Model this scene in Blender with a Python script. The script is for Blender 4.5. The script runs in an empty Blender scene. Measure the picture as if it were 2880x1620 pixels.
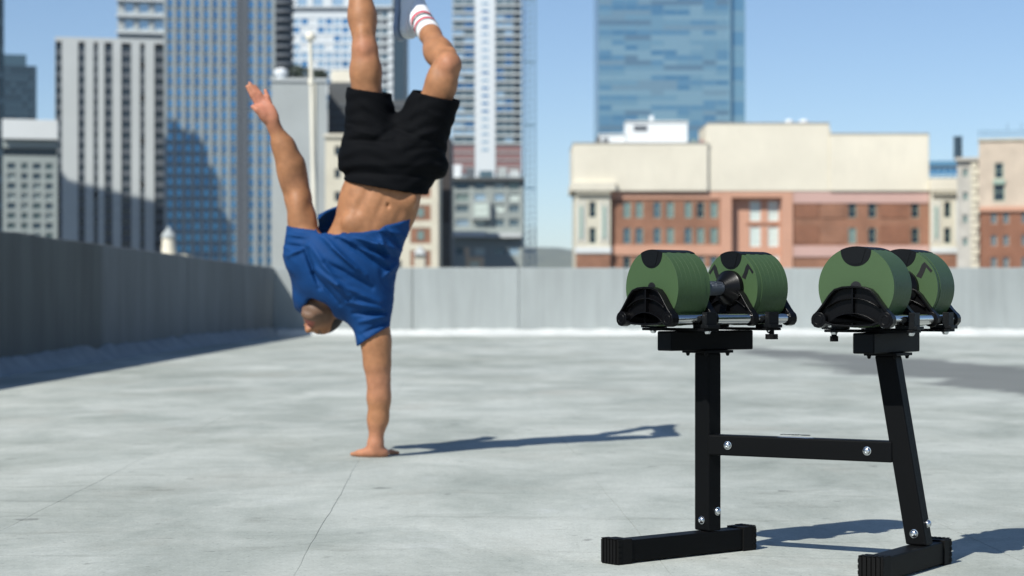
import bpy, math, random
import numpy as np
from mathutils import Matrix, Vector
random.seed(7)
np.random.seed(7)
R = math.radians

# ------------------------------------------------------------------ camera, sky, sun, exposure
scene = bpy.context.scene
CAM_H = 0.58
FPX = 5600.0            # focal length in pixels of the 2880 px wide photograph
HOR = 845.0             # horizon row
cd = bpy.data.cameras.new('camera')
cam = bpy.data.objects.new('camera', cd)
scene.collection.objects.link(cam)
cam.location = (0, 0, CAM_H)
cam.rotation_euler = (R(90), 0, 0)
cd.sensor_width = 36.0
cd.lens = 36.0 * FPX / 2880.0
cd.shift_y = (HOR - 810.0) / 2880.0
cd.clip_start = 0.05
cd.clip_end = 40000
cd.dof.use_dof = True
cd.dof.focus_distance = 4.42
cd.dof.aperture_fstop = 5.2
scene.camera = cam

SUN_AZ = 37.0           # shadows run this far right of the view axis
SUN_EL = 44.0
world = bpy.data.worlds.new('World')
scene.world = world
world.use_nodes = True
wn = world.node_tree
for n in list(wn.nodes):
    wn.nodes.remove(n)
wo = wn.nodes.new('ShaderNodeOutputWorld')
bg = wn.nodes.new('ShaderNodeBackground')
sky = wn.nodes.new('ShaderNodeTexSky')
sky.sky_type = 'NISHITA'
sky.sun_disc = False
sky.sun_elevation = R(SUN_EL)
sky.sun_rotation = R(180 + SUN_AZ)
sky.altitude = 100
sky.air_density = 0.8
sky.dust_density = 0.15
sky.ozone_density = 3.5
bg.inputs['Strength'].default_value = 0.106
wn.links.new(sky.outputs[0], bg.inputs[0])
wn.links.new(bg.outputs[0], wo.inputs[0])

sd = bpy.data.lights.new('sun', 'SUN')
sd.energy = 5.0
sd.angle = R(0.5)
sd.color = (1.0, 0.975, 0.915)
sun = bpy.data.objects.new('sun', sd)
scene.collection.objects.link(sun)
sdir = Vector((math.sin(R(SUN_AZ)) * math.cos(R(SUN_EL)), math.cos(R(SUN_AZ)) * math.cos(R(SUN_EL)), -math.sin(R(SUN_EL))))
sun.rotation_euler = sdir.to_track_quat('-Z', 'Y').to_euler()
sun.location = (-30, -40, 60)

scene.view_settings.view_transform = 'Standard'
scene.view_settings.look = 'None'
scene.view_settings.gamma = 1.0
scene.view_settings.use_curve_mapping = False
scene.view_settings.exposure = 0.13

# ------------------------------------------------------------------ helpers
COL = scene.collection


def mat(name, color, rough=0.6, metallic=0.0, var=0.0, vscale=4.0, bump=0.0, bscale=60.0, spec=0.5, coat=0.0, sss=0.0, stretch=None, streak=0.0):
    m = bpy.data.materials.new(name)
    m.use_nodes = True
    nt = m.node_tree
    b = nt.nodes['Principled BSDF']
    b.inputs['Base Color'].default_value = (*color, 1)
    b.inputs['Roughness'].default_value = rough
    b.inputs['Metallic'].default_value = metallic
    b.inputs['Specular IOR Level'].default_value = spec
    b.inputs['Coat Weight'].default_value = coat
    if sss:
        b.inputs['Subsurface Weight'].default_value = sss
        b.inputs['Subsurface Radius'].default_value = (0.012, 0.005, 0.003)
        b.inputs['Subsurface Scale'].default_value = 1.0
    tc = None
    if var or bump:
        tc = nt.nodes.new('ShaderNodeNewGeometry')
        src = tc.outputs['Position']
        if stretch:
            mp = nt.nodes.new('ShaderNodeMapping')
            mp.inputs['Scale'].default_value = stretch
            nt.links.new(src, mp.inputs[0])
            src = mp.outputs[0]
    if var:
        nz = nt.nodes.new('ShaderNodeTexNoise')
        nz.inputs['Scale'].default_value = vscale
        nz.inputs['Detail'].default_value = 6
        nz.inputs['Roughness'].default_value = 0.6
        nt.links.new(src, nz.inputs['Vector'])
        rp = nt.nodes.new('ShaderNodeValToRGB')
        rp.color_ramp.elements[0].position = 0.3
        rp.color_ramp.elements[1].position = 0.7
        lo = tuple(c * (1 - var) for c in color)
        hi = tuple(min(1, c * (1 + var)) for c in color)
        rp.color_ramp.elements[0].color = (*lo, 1)
        rp.color_ramp.elements[1].color = (*hi, 1)
        nt.links.new(nz.outputs['Fac'], rp.inputs[0])
        out = rp.outputs[0]
        if streak:
            m2 = nt.nodes.new('ShaderNodeMapping'); m2.inputs['Scale'].default_value = (1, 1, 0.06); nt.links.new(tc.outputs['Position'], m2.inputs[0])
            n2 = nt.nodes.new('ShaderNodeTexNoise'); n2.inputs['Scale'].default_value = 7.0; n2.inputs['Detail'].default_value = 7; n2.inputs['Roughness'].default_value = 0.7
            nt.links.new(m2.outputs[0], n2.inputs['Vector'])
            r2 = nt.nodes.new('ShaderNodeValToRGB'); r2.color_ramp.elements[0].position = 0.36; r2.color_ramp.elements[1].position = 0.56
            r2.color_ramp.elements[0].color = (1 - streak, 1 - streak, 1 - streak * 1.05, 1); r2.color_ramp.elements[1].color = (1, 1, 1, 1)
            nt.links.new(n2.outputs['Fac'], r2.inputs[0])
            mx = nt.nodes.new('ShaderNodeMixRGB'); mx.blend_type = 'MULTIPLY'; mx.inputs[0].default_value = 1.0
            nt.links.new(out, mx.inputs[1]); nt.links.new(r2.outputs[0], mx.inputs[2]); out = mx.outputs[0]
        nt.links.new(out, b.inputs['Base Color'])
    if bump:
        nb = nt.nodes.new('ShaderNodeTexNoise')
        nb.inputs['Scale'].default_value = bscale
        nb.inputs['Detail'].default_value = 4
        nt.links.new(src, nb.inputs['Vector'])
        bp = nt.nodes.new('ShaderNodeBump')
        bp.inputs['Strength'].default_value = bump
        bp.inputs['Distance'].default_value = 0.002
        nt.links.new(nb.outputs['Fac'], bp.inputs['Height'])
        nt.links.new(bp.outputs[0], b.inputs['Normal'])
    return m


class MB:
    """collects faces, then links them as ONE mesh object"""
    def __init__(self):
        self.v = []; self.f = []; self.m = []
        self.M = Matrix.Identity(4); self.mi = 0

    def add(self, vs, fs):
        o = len(self.v)
        M = self.M
        self.v += [tuple(M @ Vector(p)) for p in vs]
        self.f += [tuple(i + o for i in f) for f in fs]
        self.m += [self.mi] * len(fs)

    def box(self, x0, x1, y0, y1, z0, z1):
        self.add([(x0, y0, z0), (x1, y0, z0), (x1, y1, z0), (x0, y1, z0), (x0, y0, z1), (x1, y0, z1), (x1, y1, z1), (x0, y1, z1)],
                 [(0, 3, 2, 1), (4, 5, 6, 7), (0, 1, 5, 4), (1, 2, 6, 5), (2, 3, 7, 6), (3, 0, 4, 7)])

    def prism(self, pts, y0, y1):
        """polygon in x,z (counter-clockwise seen from -y) extruded along y"""
        n = len(pts)
        vs = [(p[0], y0, p[1]) for p in pts] + [(p[0], y1, p[1]) for p in pts]
        fs = [tuple(range(n)), tuple(range(2 * n - 1, n - 1, -1))]
        for i in range(n):
            j = (i + 1) % n
            fs.append((i, n + i, n + j, j))
        self.add(vs, fs)

    def ring(self, outer, inner, y0, y1):
        n = len(outer)
        vs = [(p[0], y0, p[1]) for p in outer] + [(p[0], y0, p[1]) for p in inner] + [(p[0], y1, p[1]) for p in outer] + [(p[0], y1, p[1]) for p in inner]
        fs = []
        for i in range(n):
            j = (i + 1) % n
            fs.append((i, n + i, n + j, j)[::-1])
            fs.append((2 * n + i, 2 * n + j, 3 * n + j, 3 * n + i)[::-1])
            fs.append((i, 2 * n + i, 2 * n + j, j))
            fs.append((n + i, n + j, 3 * n + j, 3 * n + i))
        self.add(vs, fs)

    def lathe(self, prof, seg=48, axis='y', closed=False):
        """profile of (along, radius)"""
        vs = []; fs = []
        for (a, r) in prof:
            for k in range(seg):
                t = 2 * math.pi * k / seg
                c, s = r * math.cos(t), r * math.sin(t)
                vs.append({'y': (c, a, s), 'z': (c, s, a), 'x': (a, c, s)}[axis])
        n = len(prof)
        for i in range(n - 1):
            for k in range(seg):
                l = (k + 1) % seg
                fs.append((i * seg + k, i * seg + l, (i + 1) * seg + l, (i + 1) * seg + k))
        fs.append(tuple(range(seg))[::-1]); fs.append(tuple(range((n - 1) * seg, n * seg)))
        self.add(vs, fs)

    def mesh(self, name, mats, smooth=None):
        me = bpy.data.meshes.new(name)
        me.from_pydata(self.v, [], self.f)
        for mm in (mats if isinstance(mats, (list, tuple)) else [mats]):
            me.materials.append(mm)
        me.polygons.foreach_set('material_index', self.m)
        me.update()
        import bmesh
        bm = bmesh.new(); bm.from_mesh(me)
        bmesh.ops.recalc_face_normals(bm, faces=bm.faces)
        bm.to_mesh(me); bm.free()
        if smooth:
            me.polygons.foreach_set('use_smooth', [True] * len(me.polygons))
            me.set_sharp_from_angle(angle=R(smooth))
        return me

    def build(self, name, mats, parent=None, smooth=None, bevel=0, seg=2):
        o = link(name, self.mesh(name, mats, smooth), parent)
        if bevel:
            md = o.modifiers.new('bevel', 'BEVEL'); md.width = bevel; md.segments = seg; md.limit_method = 'ANGLE'; md.angle_limit = R(40)
        return o


def link(name, me, parent=None, loc=None):
    o = bpy.data.objects.new(name, me)
    COL.objects.link(o)
    if parent is not None:
        o.parent = parent
    if loc is not None:
        o.location = loc
    return o


def tag(o, label=None, cat=None, group=None, kind=None):
    if label: o['label'] = label
    if cat: o['category'] = cat
    if group: o['group'] = group
    if kind: o['kind'] = kind
    return o


def empty(name, loc, rz=0.0, label=None, cat=None, group=None):
    o = bpy.data.objects.new(name, None)
    COL.objects.link(o)
    o.empty_display_size = 0.1
    o.location = loc
    o.rotation_euler = (0, 0, rz)
    return tag(o, label, cat, group)


def wx(px, D):
    return (px - 1440.0) / FPX * D


def wz(py, D):
    return CAM_H + (HOR - py) / FPX * D


# ------------------------------------------------------------------ materials
def deck_material():
    m = bpy.data.materials.new('deck_concrete')
    m.use_nodes = True
    nt = m.node_tree; L = nt.links.new
    b = nt.nodes['Principled BSDF']
    b.inputs['Roughness'].default_value = 0.85
    b.inputs['Specular IOR Level'].default_value = 0.3
    g = nt.nodes.new('ShaderNodeNewGeometry'); P = g.outputs['Position']

    def noise(scale, detail=6, rough=0.6, sc=None, dist=0.0):
        n = nt.nodes.new('ShaderNodeTexNoise')
        n.inputs['Scale'].default_value = scale; n.inputs['Detail'].default_value = detail
        n.inputs['Roughness'].default_value = rough; n.inputs['Distortion'].default_value = dist
        if sc:
            mp = nt.nodes.new('ShaderNodeMapping'); mp.inputs['Scale'].default_value = sc
            L(P, mp.inputs[0]); L(mp.outputs[0], n.inputs['Vector'])
        else:
            L(P, n.inputs['Vector'])
        return n.outputs['Fac']

    def ramp(fac, a, bb, ca, cb):
        r = nt.nodes.new('ShaderNodeValToRGB')
        r.color_ramp.elements[0].position = a; r.color_ramp.elements[1].position = bb
        r.color_ramp.elements[0].color = (*ca, 1); r.color_ramp.elements[1].color = (*cb, 1)
        L(fac, r.inputs[0]); return r.outputs[0]

    def mul(a, c, fac=1.0):
        x = nt.nodes.new('ShaderNodeMixRGB'); x.blend_type = 'MULTIPLY'; x.inputs[0].default_value = fac
        L(a, x.inputs[1]); L(c, x.inputs[2]); return x.outputs[0]

    def mix(fac, a, c):
        x = nt.nodes.new('ShaderNodeMixRGB')
        L(fac, x.inputs[0]); L(a, x.inputs[1])
        if isinstance(c, tuple): x.inputs[2].default_value = (*c, 1)
        else: L(c, x.inputs[2])
        return x.outputs[0]

    base = ramp(noise(0.55, 8, 0.66, (1.15, 0.6, 1)), 0.3, 0.72, (0.412, 0.440, 0.400), (0.61, 0.633, 0.578))
    blot = ramp(noise(1.7, 8, 0.70, (1.1, 0.55, 1), 0.6), 0.32, 0.58, (0.70, 0.725, 0.715), (1, 1, 1))
    c = mul(base, blot)
    wide = ramp(noise(0.36, 7, 0.7, (1.0, 0.8, 1), 0.3), 0.36, 0.55, (0.76, 0.77, 0.75), (1, 1, 1))
    c = mul(c, wide)
    brown = ramp(noise(0.9, 7, 0.66, (0.9, 0.7, 1), 0.4), 0.55, 0.70, (0, 0, 0), (0.62, 0.62, 0.62))
    c = mix(brown, c, (0.37, 0.365, 0.315))
    pale = ramp(noise(2.6, 8, 0.7, (0.9, 0.55, 1), 0.2), 0.60, 0.78, (0, 0, 0), (0.5, 0.5, 0.5))
    c = mix(pale, c, (0.66, 0.69, 0.68))
    grain = mul(ramp(noise(150, 3, 0.75), 0.25, 0.75, (0.80, 0.80, 0.80), (1.12, 1.12, 1.12)), ramp(noise(38, 5, 0.75), 0.3, 0.7, (0.88, 0.88, 0.88), (1.06, 1.06, 1.06)))
    c = mul(c, grain)
    spots = ramp(noise(9, 3, 0.5), 0.27, 0.31, (0.62, 0.62, 0.62), (1, 1, 1))
    c = mul(c, spots)
    pits = ramp(noise(75, 2, 0.5), 0.30, 0.34, (0.70, 0.70, 0.70), (1, 1, 1))
    c = mul(c, pits)
    chips = ramp(noise(52, 2, 0.5), 0.68, 0.72, (1, 1, 1), (1.16, 1.16, 1.14))
    c = mul(c, chips)
    scuff = ramp(noise(3.2, 9, 0.78, (0.35, 1.6, 1), 0.9), 0.36, 0.45, (0.80, 0.80, 0.79), (1, 1, 1))
    c = mul(c, scuff)
    # the damp dark trail to the right, beside the stand
    p1 = Vector((2.55, 26.5, 0)); p2 = Vector((4.35, 11.5, 0)); ax = (p2 - p1).normalized(); nn = Vector((-ax.y, ax.x, 0))

    def vm(op, a, vec):
        x = nt.nodes.new('ShaderNodeVectorMath'); x.operation = op; L(a, x.inputs[0]); x.inputs[1].default_value = vec
        return x

    def mt(op, a, c_):
        x = nt.nodes.new('ShaderNodeMath'); x.operation = op
        for i, q in enumerate((a, c_)):
            if q is None: continue
            if isinstance(q, (int, float)): x.inputs[i].default_value = q
            else: L(q, x.inputs[i])
        return x.outputs[0]
    rel = vm('SUBTRACT', P, p1).outputs[0]
    s = vm('DOT_PRODUCT', rel, ax).outputs['Value']
    d = vm('DOT_PRODUCT', rel, nn).outputs['Value']
    half = mt('ADD', mt('MULTIPLY', s, 0.080), 0.2)
    wob = mt('MULTIPLY', mt('SUBTRACT', noise(0.9, 6, 0.65), 0.5), 2.2)
    e = mt('SUBTRACT', mt('ADD', half, wob), mt('ABSOLUTE', d, None))
    wet = ramp(e, 0.0, 0.25, (0, 0, 0), (0.85, 0.85, 0.85))
    c = mix(wet, c, (0.13, 0.137, 0.132))
    L(c, b.inputs['Base Color'])
    h1 = noise(260, 4, 0.7); h2 = noise(14, 6, 0.6)
    hs = mt('ADD', mt('MULTIPLY', h1, 0.0016), mt('MULTIPLY', h2, 0.004))
    bp = nt.nodes.new('ShaderNodeBump'); bp.inputs['Strength'].default_value = 0.7; bp.inputs['Distance'].default_value = 1.0
    L(hs, bp.inputs['Height']); L(bp.outputs[0], b.inputs['Normal'])
    return m


M = {}
M['deck'] = deck_material()
M['joint'] = mat('joint_filler', (0.30, 0.315, 0.295), 0.9, var=0.25, vscale=20)
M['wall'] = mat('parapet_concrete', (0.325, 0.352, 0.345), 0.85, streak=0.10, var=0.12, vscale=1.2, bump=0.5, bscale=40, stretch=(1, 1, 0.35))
M['wall_shade'] = mat('parapet_concrete_shade_toned', (0.14, 0.155, 0.16), 0.9, streak=0.18, var=0.2, vscale=1.4, bump=0.6, bscale=40, stretch=(1, 1, 0.3))  # base colour darkened to carry this wall's shade; streaks are weathering
M['wall_shade_dark'] = mat('parapet_concrete_shade_toned_dark', (0.09, 0.10, 0.097), 0.9, streak=0.18, var=0.2, vscale=1.6, bump=0.6, bscale=40, stretch=(1, 1, 0.3))  # same shade put into the colour; near-end panels are darker themselves
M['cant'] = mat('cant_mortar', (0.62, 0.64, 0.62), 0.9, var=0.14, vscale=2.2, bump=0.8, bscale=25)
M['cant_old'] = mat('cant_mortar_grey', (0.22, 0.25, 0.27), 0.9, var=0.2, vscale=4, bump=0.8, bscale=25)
M['cream_paint'] = mat('cream_pole_paint', (0.74, 0.70, 0.58), 0.55, var=0.12, vscale=1.5)
M['ground'] = mat('city_ground', (0.10, 0.10, 0.095), 0.9, var=0.4, vscale=0.01)
M['hill'] = mat('hill_scrub', (0.09, 0.10, 0.06), 1.0, var=0.4, vscale=0.004)


def glass(name, color, rough=0.12, metallic=0.55, var=0.0, vs=0.05):
    return mat(name, color, rough, metallic, var=var, vscale=vs, spec=0.6)


M['navy'] = mat('navy_panel', (0.030, 0.060, 0.085), 0.45)
M['navy_l'] = mat('navy_panel_pale', (0.055, 0.105, 0.14), 0.4)
M['g_dark'] = glass('dark_glass', (0.016, 0.030, 0.042), 0.15, 0.1)
M['g_mid'] = glass('mid_glass', (0.10, 0.16, 0.19), 0.2, 0.3)
M['g_blue'] = glass('blue_glass', (0.085, 0.27, 0.47), 0.15, 0.6)
M['g_blue2'] = glass('blue_glass_deep', (0.06, 0.20, 0.37), 0.15, 0.6)
M['g_pale'] = glass('pale_glass', (0.42, 0.56, 0.66), 0.2, 0.5)
M['g_green'] = glass('green_glass', (0.22, 0.30, 0.27), 0.25, 0.3)
M['g_white'] = mat('curtained_glass', (0.62, 0.70, 0.64), 0.4)
for i, c in enumerate([(0.10, 0.25, 0.39), (0.14, 0.30, 0.43), (0.21, 0.37, 0.46), (0.27, 0.42, 0.49), (0.16, 0.26, 0.34), (0.23, 0.35, 0.42)]):
    M['gt%d' % i] = glass('tower_glass_%d' % i, c, 0.2, 0.45)
M['pale_conc'] = mat('pale_concrete', (0.53, 0.56, 0.55), 0.8, var=0.06, vscale=0.05)
M['spandrel'] = mat('grey_spandrel', (0.11, 0.125, 0.14), 0.6)
M['pier'] = mat('beige_pier', (0.30, 0.335, 0.335), 0.6, var=0.06, vscale=0.05)
M['tower_wall'] = mat('blue_grey_spandrel', (0.20, 0.245, 0.265), 0.5)
M['grey_green'] = mat('grey_green_render', (0.30, 0.335, 0.315), 0.8, var=0.08, vscale=0.2)
M['blue_grey'] = mat('pale_blue_grey_panel', (0.31, 0.36, 0.39), 0.6)
M['white_mull'] = mat('white_mullion', (0.66, 0.70, 0.71), 0.5)
M['grey_conc'] = mat('grey_concrete', (0.40, 0.43, 0.42), 0.85, var=0.08, vscale=0.12)
M['white_wall'] = mat('white_wall', (0.66, 0.68, 0.66), 0.8, var=0.06, vscale=0.1)
M['dark_grey'] = mat('dark_grey_cladding', (0.085, 0.09, 0.09), 0.6, var=0.1, vscale=0.2)
M['dark_brown'] = mat('dark_brown_cladding', (0.040, 0.034, 0.032), 0.6)
M['cream'] = mat('cream_stucco', (0.74, 0.69, 0.56), 0.85, streak=0.06, var=0.09, vscale=0.09)
M['cream2'] = mat('cream_stone', (0.62, 0.58, 0.46), 0.85, var=0.08, vscale=0.25)
M['stone'] = mat('grey_stone_quoins', (0.44, 0.42, 0.37), 0.85, var=0.18, vscale=0.6)
M['beige'] = mat('pinkish_stone', (0.54, 0.45, 0.35), 0.85, var=0.12, vscale=0.5)
M['brick'] = mat('red_brick', (0.285, 0.143, 0.088), 0.9, var=0.22, vscale=0.35)
M['brick2'] = mat('brown_brick', (0.25, 0.115, 0.068), 0.9, var=0.18, vscale=0.4)
M['salmon'] = mat('salmon_render', (0.56, 0.31, 0.21), 0.85, var=0.08, vscale=0.2)
M['pink'] = mat('pink_render', (0.55, 0.36, 0.31), 0.85, var=0.06, vscale=0.2)
M['green_trim'] = mat('verdigris_trim', (0.32, 0.42, 0.34), 0.7)
M['red_brown'] = mat('red_brown_band', (0.24, 0.135, 0.13), 0.7)
M['steel_blue'] = mat('mast_steel', (0.15, 0.25, 0.33), 0.5)
M['white_box'] = mat('white_plant_room', (0.74, 0.77, 0.78), 0.7)
M['foliage'] = mat('roof_shrub', (0.05, 0.065, 0.045), 0.8, var=0.5, vscale=0.6)

# ------------------------------------------------------------------ setting: ground, hills, deck
mb = MB()
mb.add([(-16000, -6000, -30), (16000, -6000, -30), (16000, 16000, -30), (-16000, 16000, -30)], [(0, 1, 2, 3)])
tag(mb.build('ground', M['ground']), 'flat city ground far below the rooftop', 'ground', kind='structure')

# distant hills
nx, ny = 120, 14
mb = MB(); vs = []; fs = []
for j in range(ny):
    for i in range(nx):
        x = -7000 + 14000 * i / (nx - 1); y = 11500 + 3500 * j / (ny - 1)
        env = max(0.0, math.sin(math.pi * j / (ny - 1))) ** 0.8
        h = 255 + 90 * math.sin(x * 0.0011 + 1.2) + 45 * math.sin(x * 0.0027 + 0.5 * j) + 16 * math.sin(x * 0.009 + j)
        vs.append((x, y, -31 + env * (h + 40)))
for j in range(ny - 1):
    for i in range(nx - 1):
        a = j * nx + i
        fs.append((a, a + 1, a + 1 + nx, a + nx))
mb.add(vs, fs)
tag(mb.build('hills', M['hill'], smooth=60), 'low blue hills on the horizon behind the skyline', 'hill', kind='structure')

# roof deck: slab base and poured strips with irregular hairline joints
FAR = 33.5
LEFT = -4.0
deck = empty('roof_deck', (0, 0, 0)); tag(deck, 'pale weathered concrete rooftop parking deck', 'deck', kind='structure')
mb = MB(); mb.box(LEFT - 0.4, 14.5, -3.0, FAR + 0.45, -0.6, -0.0014)
mb.build('deck_base', M['joint'], deck)
rows = [(-3.0, 9.1), (9.1, 15.2), (15.2, 21.3), (21.3, 27.4), (27.4, FAR)]
SK = -0.031


def wob(seed, t):
    return 0.0022 * math.sin(t * 3.1 + seed) + 0.0011 * math.sin(t * 11.7 + seed * 2.3) + 0.0008 * math.sin(t * 29.0 + seed * 5.1)


jx = [-4.4 + 0.0] + [-1.285 + 0.8 * k for k in range(-3, 20)] + [14.5]
jx = sorted(set(round(v, 4) for v in jx if v > -4.41))
for r, (y0, y1) in enumerate(rows):
    n = int((y1 - y0) / 0.12)
    for k in range(len(jx) - 1):
        if jx[k + 1] - jx[k] < 0.05: continue
        vs = []; fs = []
        for i in range(n + 1):
            y = y0 + (y1 - y0) * i / n
            yy = y + (0.0028 if i == 0 else (-0.0028 if i == n else 0))
            gl = 0.0006 + 0.0004 * math.sin(y * 1.7 + k)
            xl = jx[k] + SK * (y - 5) + wob(k * 1.7, y) + gl
            xr = jx[k + 1] + SK * (y - 5) + wob((k + 1) * 1.7, y) - gl
            vs += [(xl, yy, 0), (xl + 0.12, yy, 0), (xr - 0.12, yy, 0), (xr, yy, 0), (xl, yy, -0.01), (xr, yy, -0.01)]
            if i:
                a = (i - 1) * 6; b = i * 6
                fs += [(a, a + 1, b + 1, b), (a + 1, a + 2, b + 2, b + 1), (a + 2, a + 3, b + 3, b + 2), (a + 4, a, b, b + 4), (a + 3, a + 5, b + 5, b + 3)]
        mb = MB(); mb.add(vs, fs)
        me = bpy.data.meshes.new('slab'); me.from_pydata(mb.v, [], mb.f); me.materials.append(M['deck'])
        link('slab', me, deck)

# ------------------------------------------------------------------ parapet walls
WH = 1.13


def rough_cant(name, m, parent, p0, p1, nrm, w, h, seed, n=160):
    """mortar fillet along the foot of a wall"""
    rnd = random.Random(seed)
    p0 = Vector(p0); p1 = Vector(p1); nrm = Vector(nrm)
    vs = []; fs = []
    a = b = 0
    for i in range(n + 1):
        a = 0.7 * a + rnd.uniform(-1, 1) * 0.3; b = 0.7 * b + rnd.uniform(-1, 1) * 0.3
        p = p0.lerp(p1, i / n)
        ww = w * (1 + 0.35 * a); hh = h * (1 + 0.4 * b)
        for (u, z) in ((-0.02, hh), (0.012, hh), (ww * 0.45, hh * 0.5), (ww * 0.85, hh * 0.16), (ww, 0.001), (ww, -0.02)):
            q = p + nrm * u
            vs.append((q.x, q.y, z))
    for i in range(n):
        for k in range(5):
            A = i * 6 + k; fs.append((A, A + 1, A + 7, A + 6))
    mb = MB(); mb.add(vs, fs)
    return mb.build(name, m, parent, smooth=70)


lw = empty('parapet_wall', (LEFT - 0.12, 14, 0), 0, 'shaded grey concrete parapet wall running along the deck edge, darker panels at its near end', 'wall')
o = Vector(lw.location)
ys = [FAR - 0.0] + [19.4 + 2.6 * k for k in range(4, -8, -1)]
for k in range(len(ys) - 1):
    y1, y0 = ys[k], ys[k + 1]
    if y1 - y0 < 0.3: continue
    mb = MB()
    n = 14; rnd = random.Random(k + 40)
    dx = rnd.uniform(-0.004, 0.004)
    # slightly uneven top arris
    vs = []; fs = []
    for i in range(n + 1):
        y = (y0 + 0.005) + (y1 - y0 - 0.010) * i / n
        t = WH + rnd.uniform(-0.006, 0.005)
        for (x, z) in ((LEFT + dx, -0.25), (LEFT + dx, t - 0.012), (LEFT - 0.012 + dx, t), (LEFT - 0.24, t), (LEFT - 0.24, -0.25)):
            vs.append((x - o.x, y - o.y, z))
    for i in range(n):
        for q in range(4):
            A = i * 5 + q; fs.append((A, A + 5, A + 6, A + 1))
    fs.append((0, 1, 2, 3, 4)); e = n * 5; fs.append((e + 4, e + 3, e + 2, e + 1, e))
    mb.add(vs, fs)
    mb.build('panel', M['wall_shade_dark'] if y1 < 19.5 else M['wall_shade'], lw, smooth=30)
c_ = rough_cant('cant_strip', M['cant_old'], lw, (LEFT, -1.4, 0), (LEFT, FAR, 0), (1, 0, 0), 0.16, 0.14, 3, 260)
c_.location = -o

fw = empty('parapet_wall', (5, FAR + 0.12, 0), 0, 'sunlit pale concrete parapet wall across the far end of the deck', 'wall')
o = Vector(fw.location)
xs = [LEFT - 0.24] + [wx(1160, FAR) + 1.79 * k for k in range(-1, 10)]
for k in range(len(xs) - 1):
    mb = MB(); rnd = random.Random(k + 90)
    n = 10; vs = []; fs = []
    dy = rnd.uniform(-0.004, 0.004)
    for i in range(n + 1):
        x = xs[k] + 0.006 + (xs[k + 1] - xs[k] - 0.012) * i / n
        t = WH + rnd.uniform(-0.005, 0.005)
        for (y, z) in ((FAR + dy, -0.25), (FAR + dy, t - 0.012), (FAR + 0.012 + dy, t), (FAR + 0.24, t), (FAR + 0.24, -0.25)):
            vs.append((x - o.x, y - o.y, z))
    for i in range(n):
        for q in range(4):
            A = i * 5 + q; fs.append((A, A + 1, A + 6, A + 5))
    fs.append((4, 3, 2, 1, 0)); e = n * 5; fs.append((e, e + 1, e + 2, e + 3, e + 4))
    mb.add(vs, fs)
    mb.build('panel', M['wall'], fw, smooth=30)
mb = MB(); mb.box(LEFT - 0.2 - o.x, xs[-1] - o.x, FAR + 0.03 - o.y, FAR + 0.2 - o.y, -0.25, WH - 0.04)
mb.build('wall_core', M['joint'], fw)
c_ = rough_cant('cant_strip', M['cant'], fw, (LEFT, FAR, 0), (xs[-1], FAR, 0), (0, -1, 0), 0.75, 0.10, 9, 200)
c_.location = -o

# ------------------------------------------------------------------ buildings
S = 2880.0 / 2576.0
GZ = -30.0


def bx(xd, D): return wx(xd * S, D)
def bz(yd, D): return wz(yd * S, D)


def shell(parent, name, m, x0, x1, z0, z1, yf, yb, openings=(), reveal=0.25, loc=None):
    """box whose front has real openings with reveals; coordinates are world, stored relative to parent"""
    ox, oy, oz = parent.location
    X = sorted(set([x0, x1] + [v for q in openings for v in q[:2]]))
    Z = sorted(set([z0, z1] + [v for q in openings for v in q[2:4]]))
    holes = set()
    xi = {v: i for i, v in enumerate(X)}; zi = {v: i for i, v in enumerate(Z)}
    for q in openings:
        for i in range(xi[q[0]], xi[q[1]]):
            for j in range(zi[q[2]], zi[q[3]]):
                holes.add((i, j))
    mb = MB(); mb.M = Matrix.Translation((-ox, -oy, -oz))
    # merge runs of solid cells per row
    for j in range(len(Z) - 1):
        i = 0
        while i < len(X) - 1:
            if (i, j) in holes: i += 1; continue
            k = i
            while k < len(X) - 1 and (k, j) not in holes: k += 1
            mb.add([(X[i], yf, Z[j]), (X[k], yf, Z[j]), (X[k], yf, Z[j + 1]), (X[i], yf, Z[j + 1])], [(0, 1, 2, 3)])
            i = k
    for q in openings:
        a, b, c, d = q[:4]; y2 = yf + reveal
        mb.add([(a, yf, c), (b, yf, c), (b, yf, d), (a, yf, d), (a, y2, c), (b, y2, c), (b, y2, d), (a, y2, d)],
               [(0, 4, 5, 1), (1, 5, 6, 2), (2, 6, 7, 3), (3, 7, 4, 0)])
    mb.add([(x0, yf, z0), (x1, yf, z0), (x1, yb, z0), (x0, yb, z0), (x0, yf, z1), (x1, yf, z1), (x1, yb, z1), (x0, yb, z1)],
           [(4, 5, 6, 7), (1, 2, 6, 5), (2, 3, 7, 6), (3, 0, 4, 7)])
    me = bpy.data.meshes.new(name); me.from_pydata(mb.v, [], mb.f); me.materials.append(m)
    return link(name, me, parent)


_wcache = {}


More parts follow.
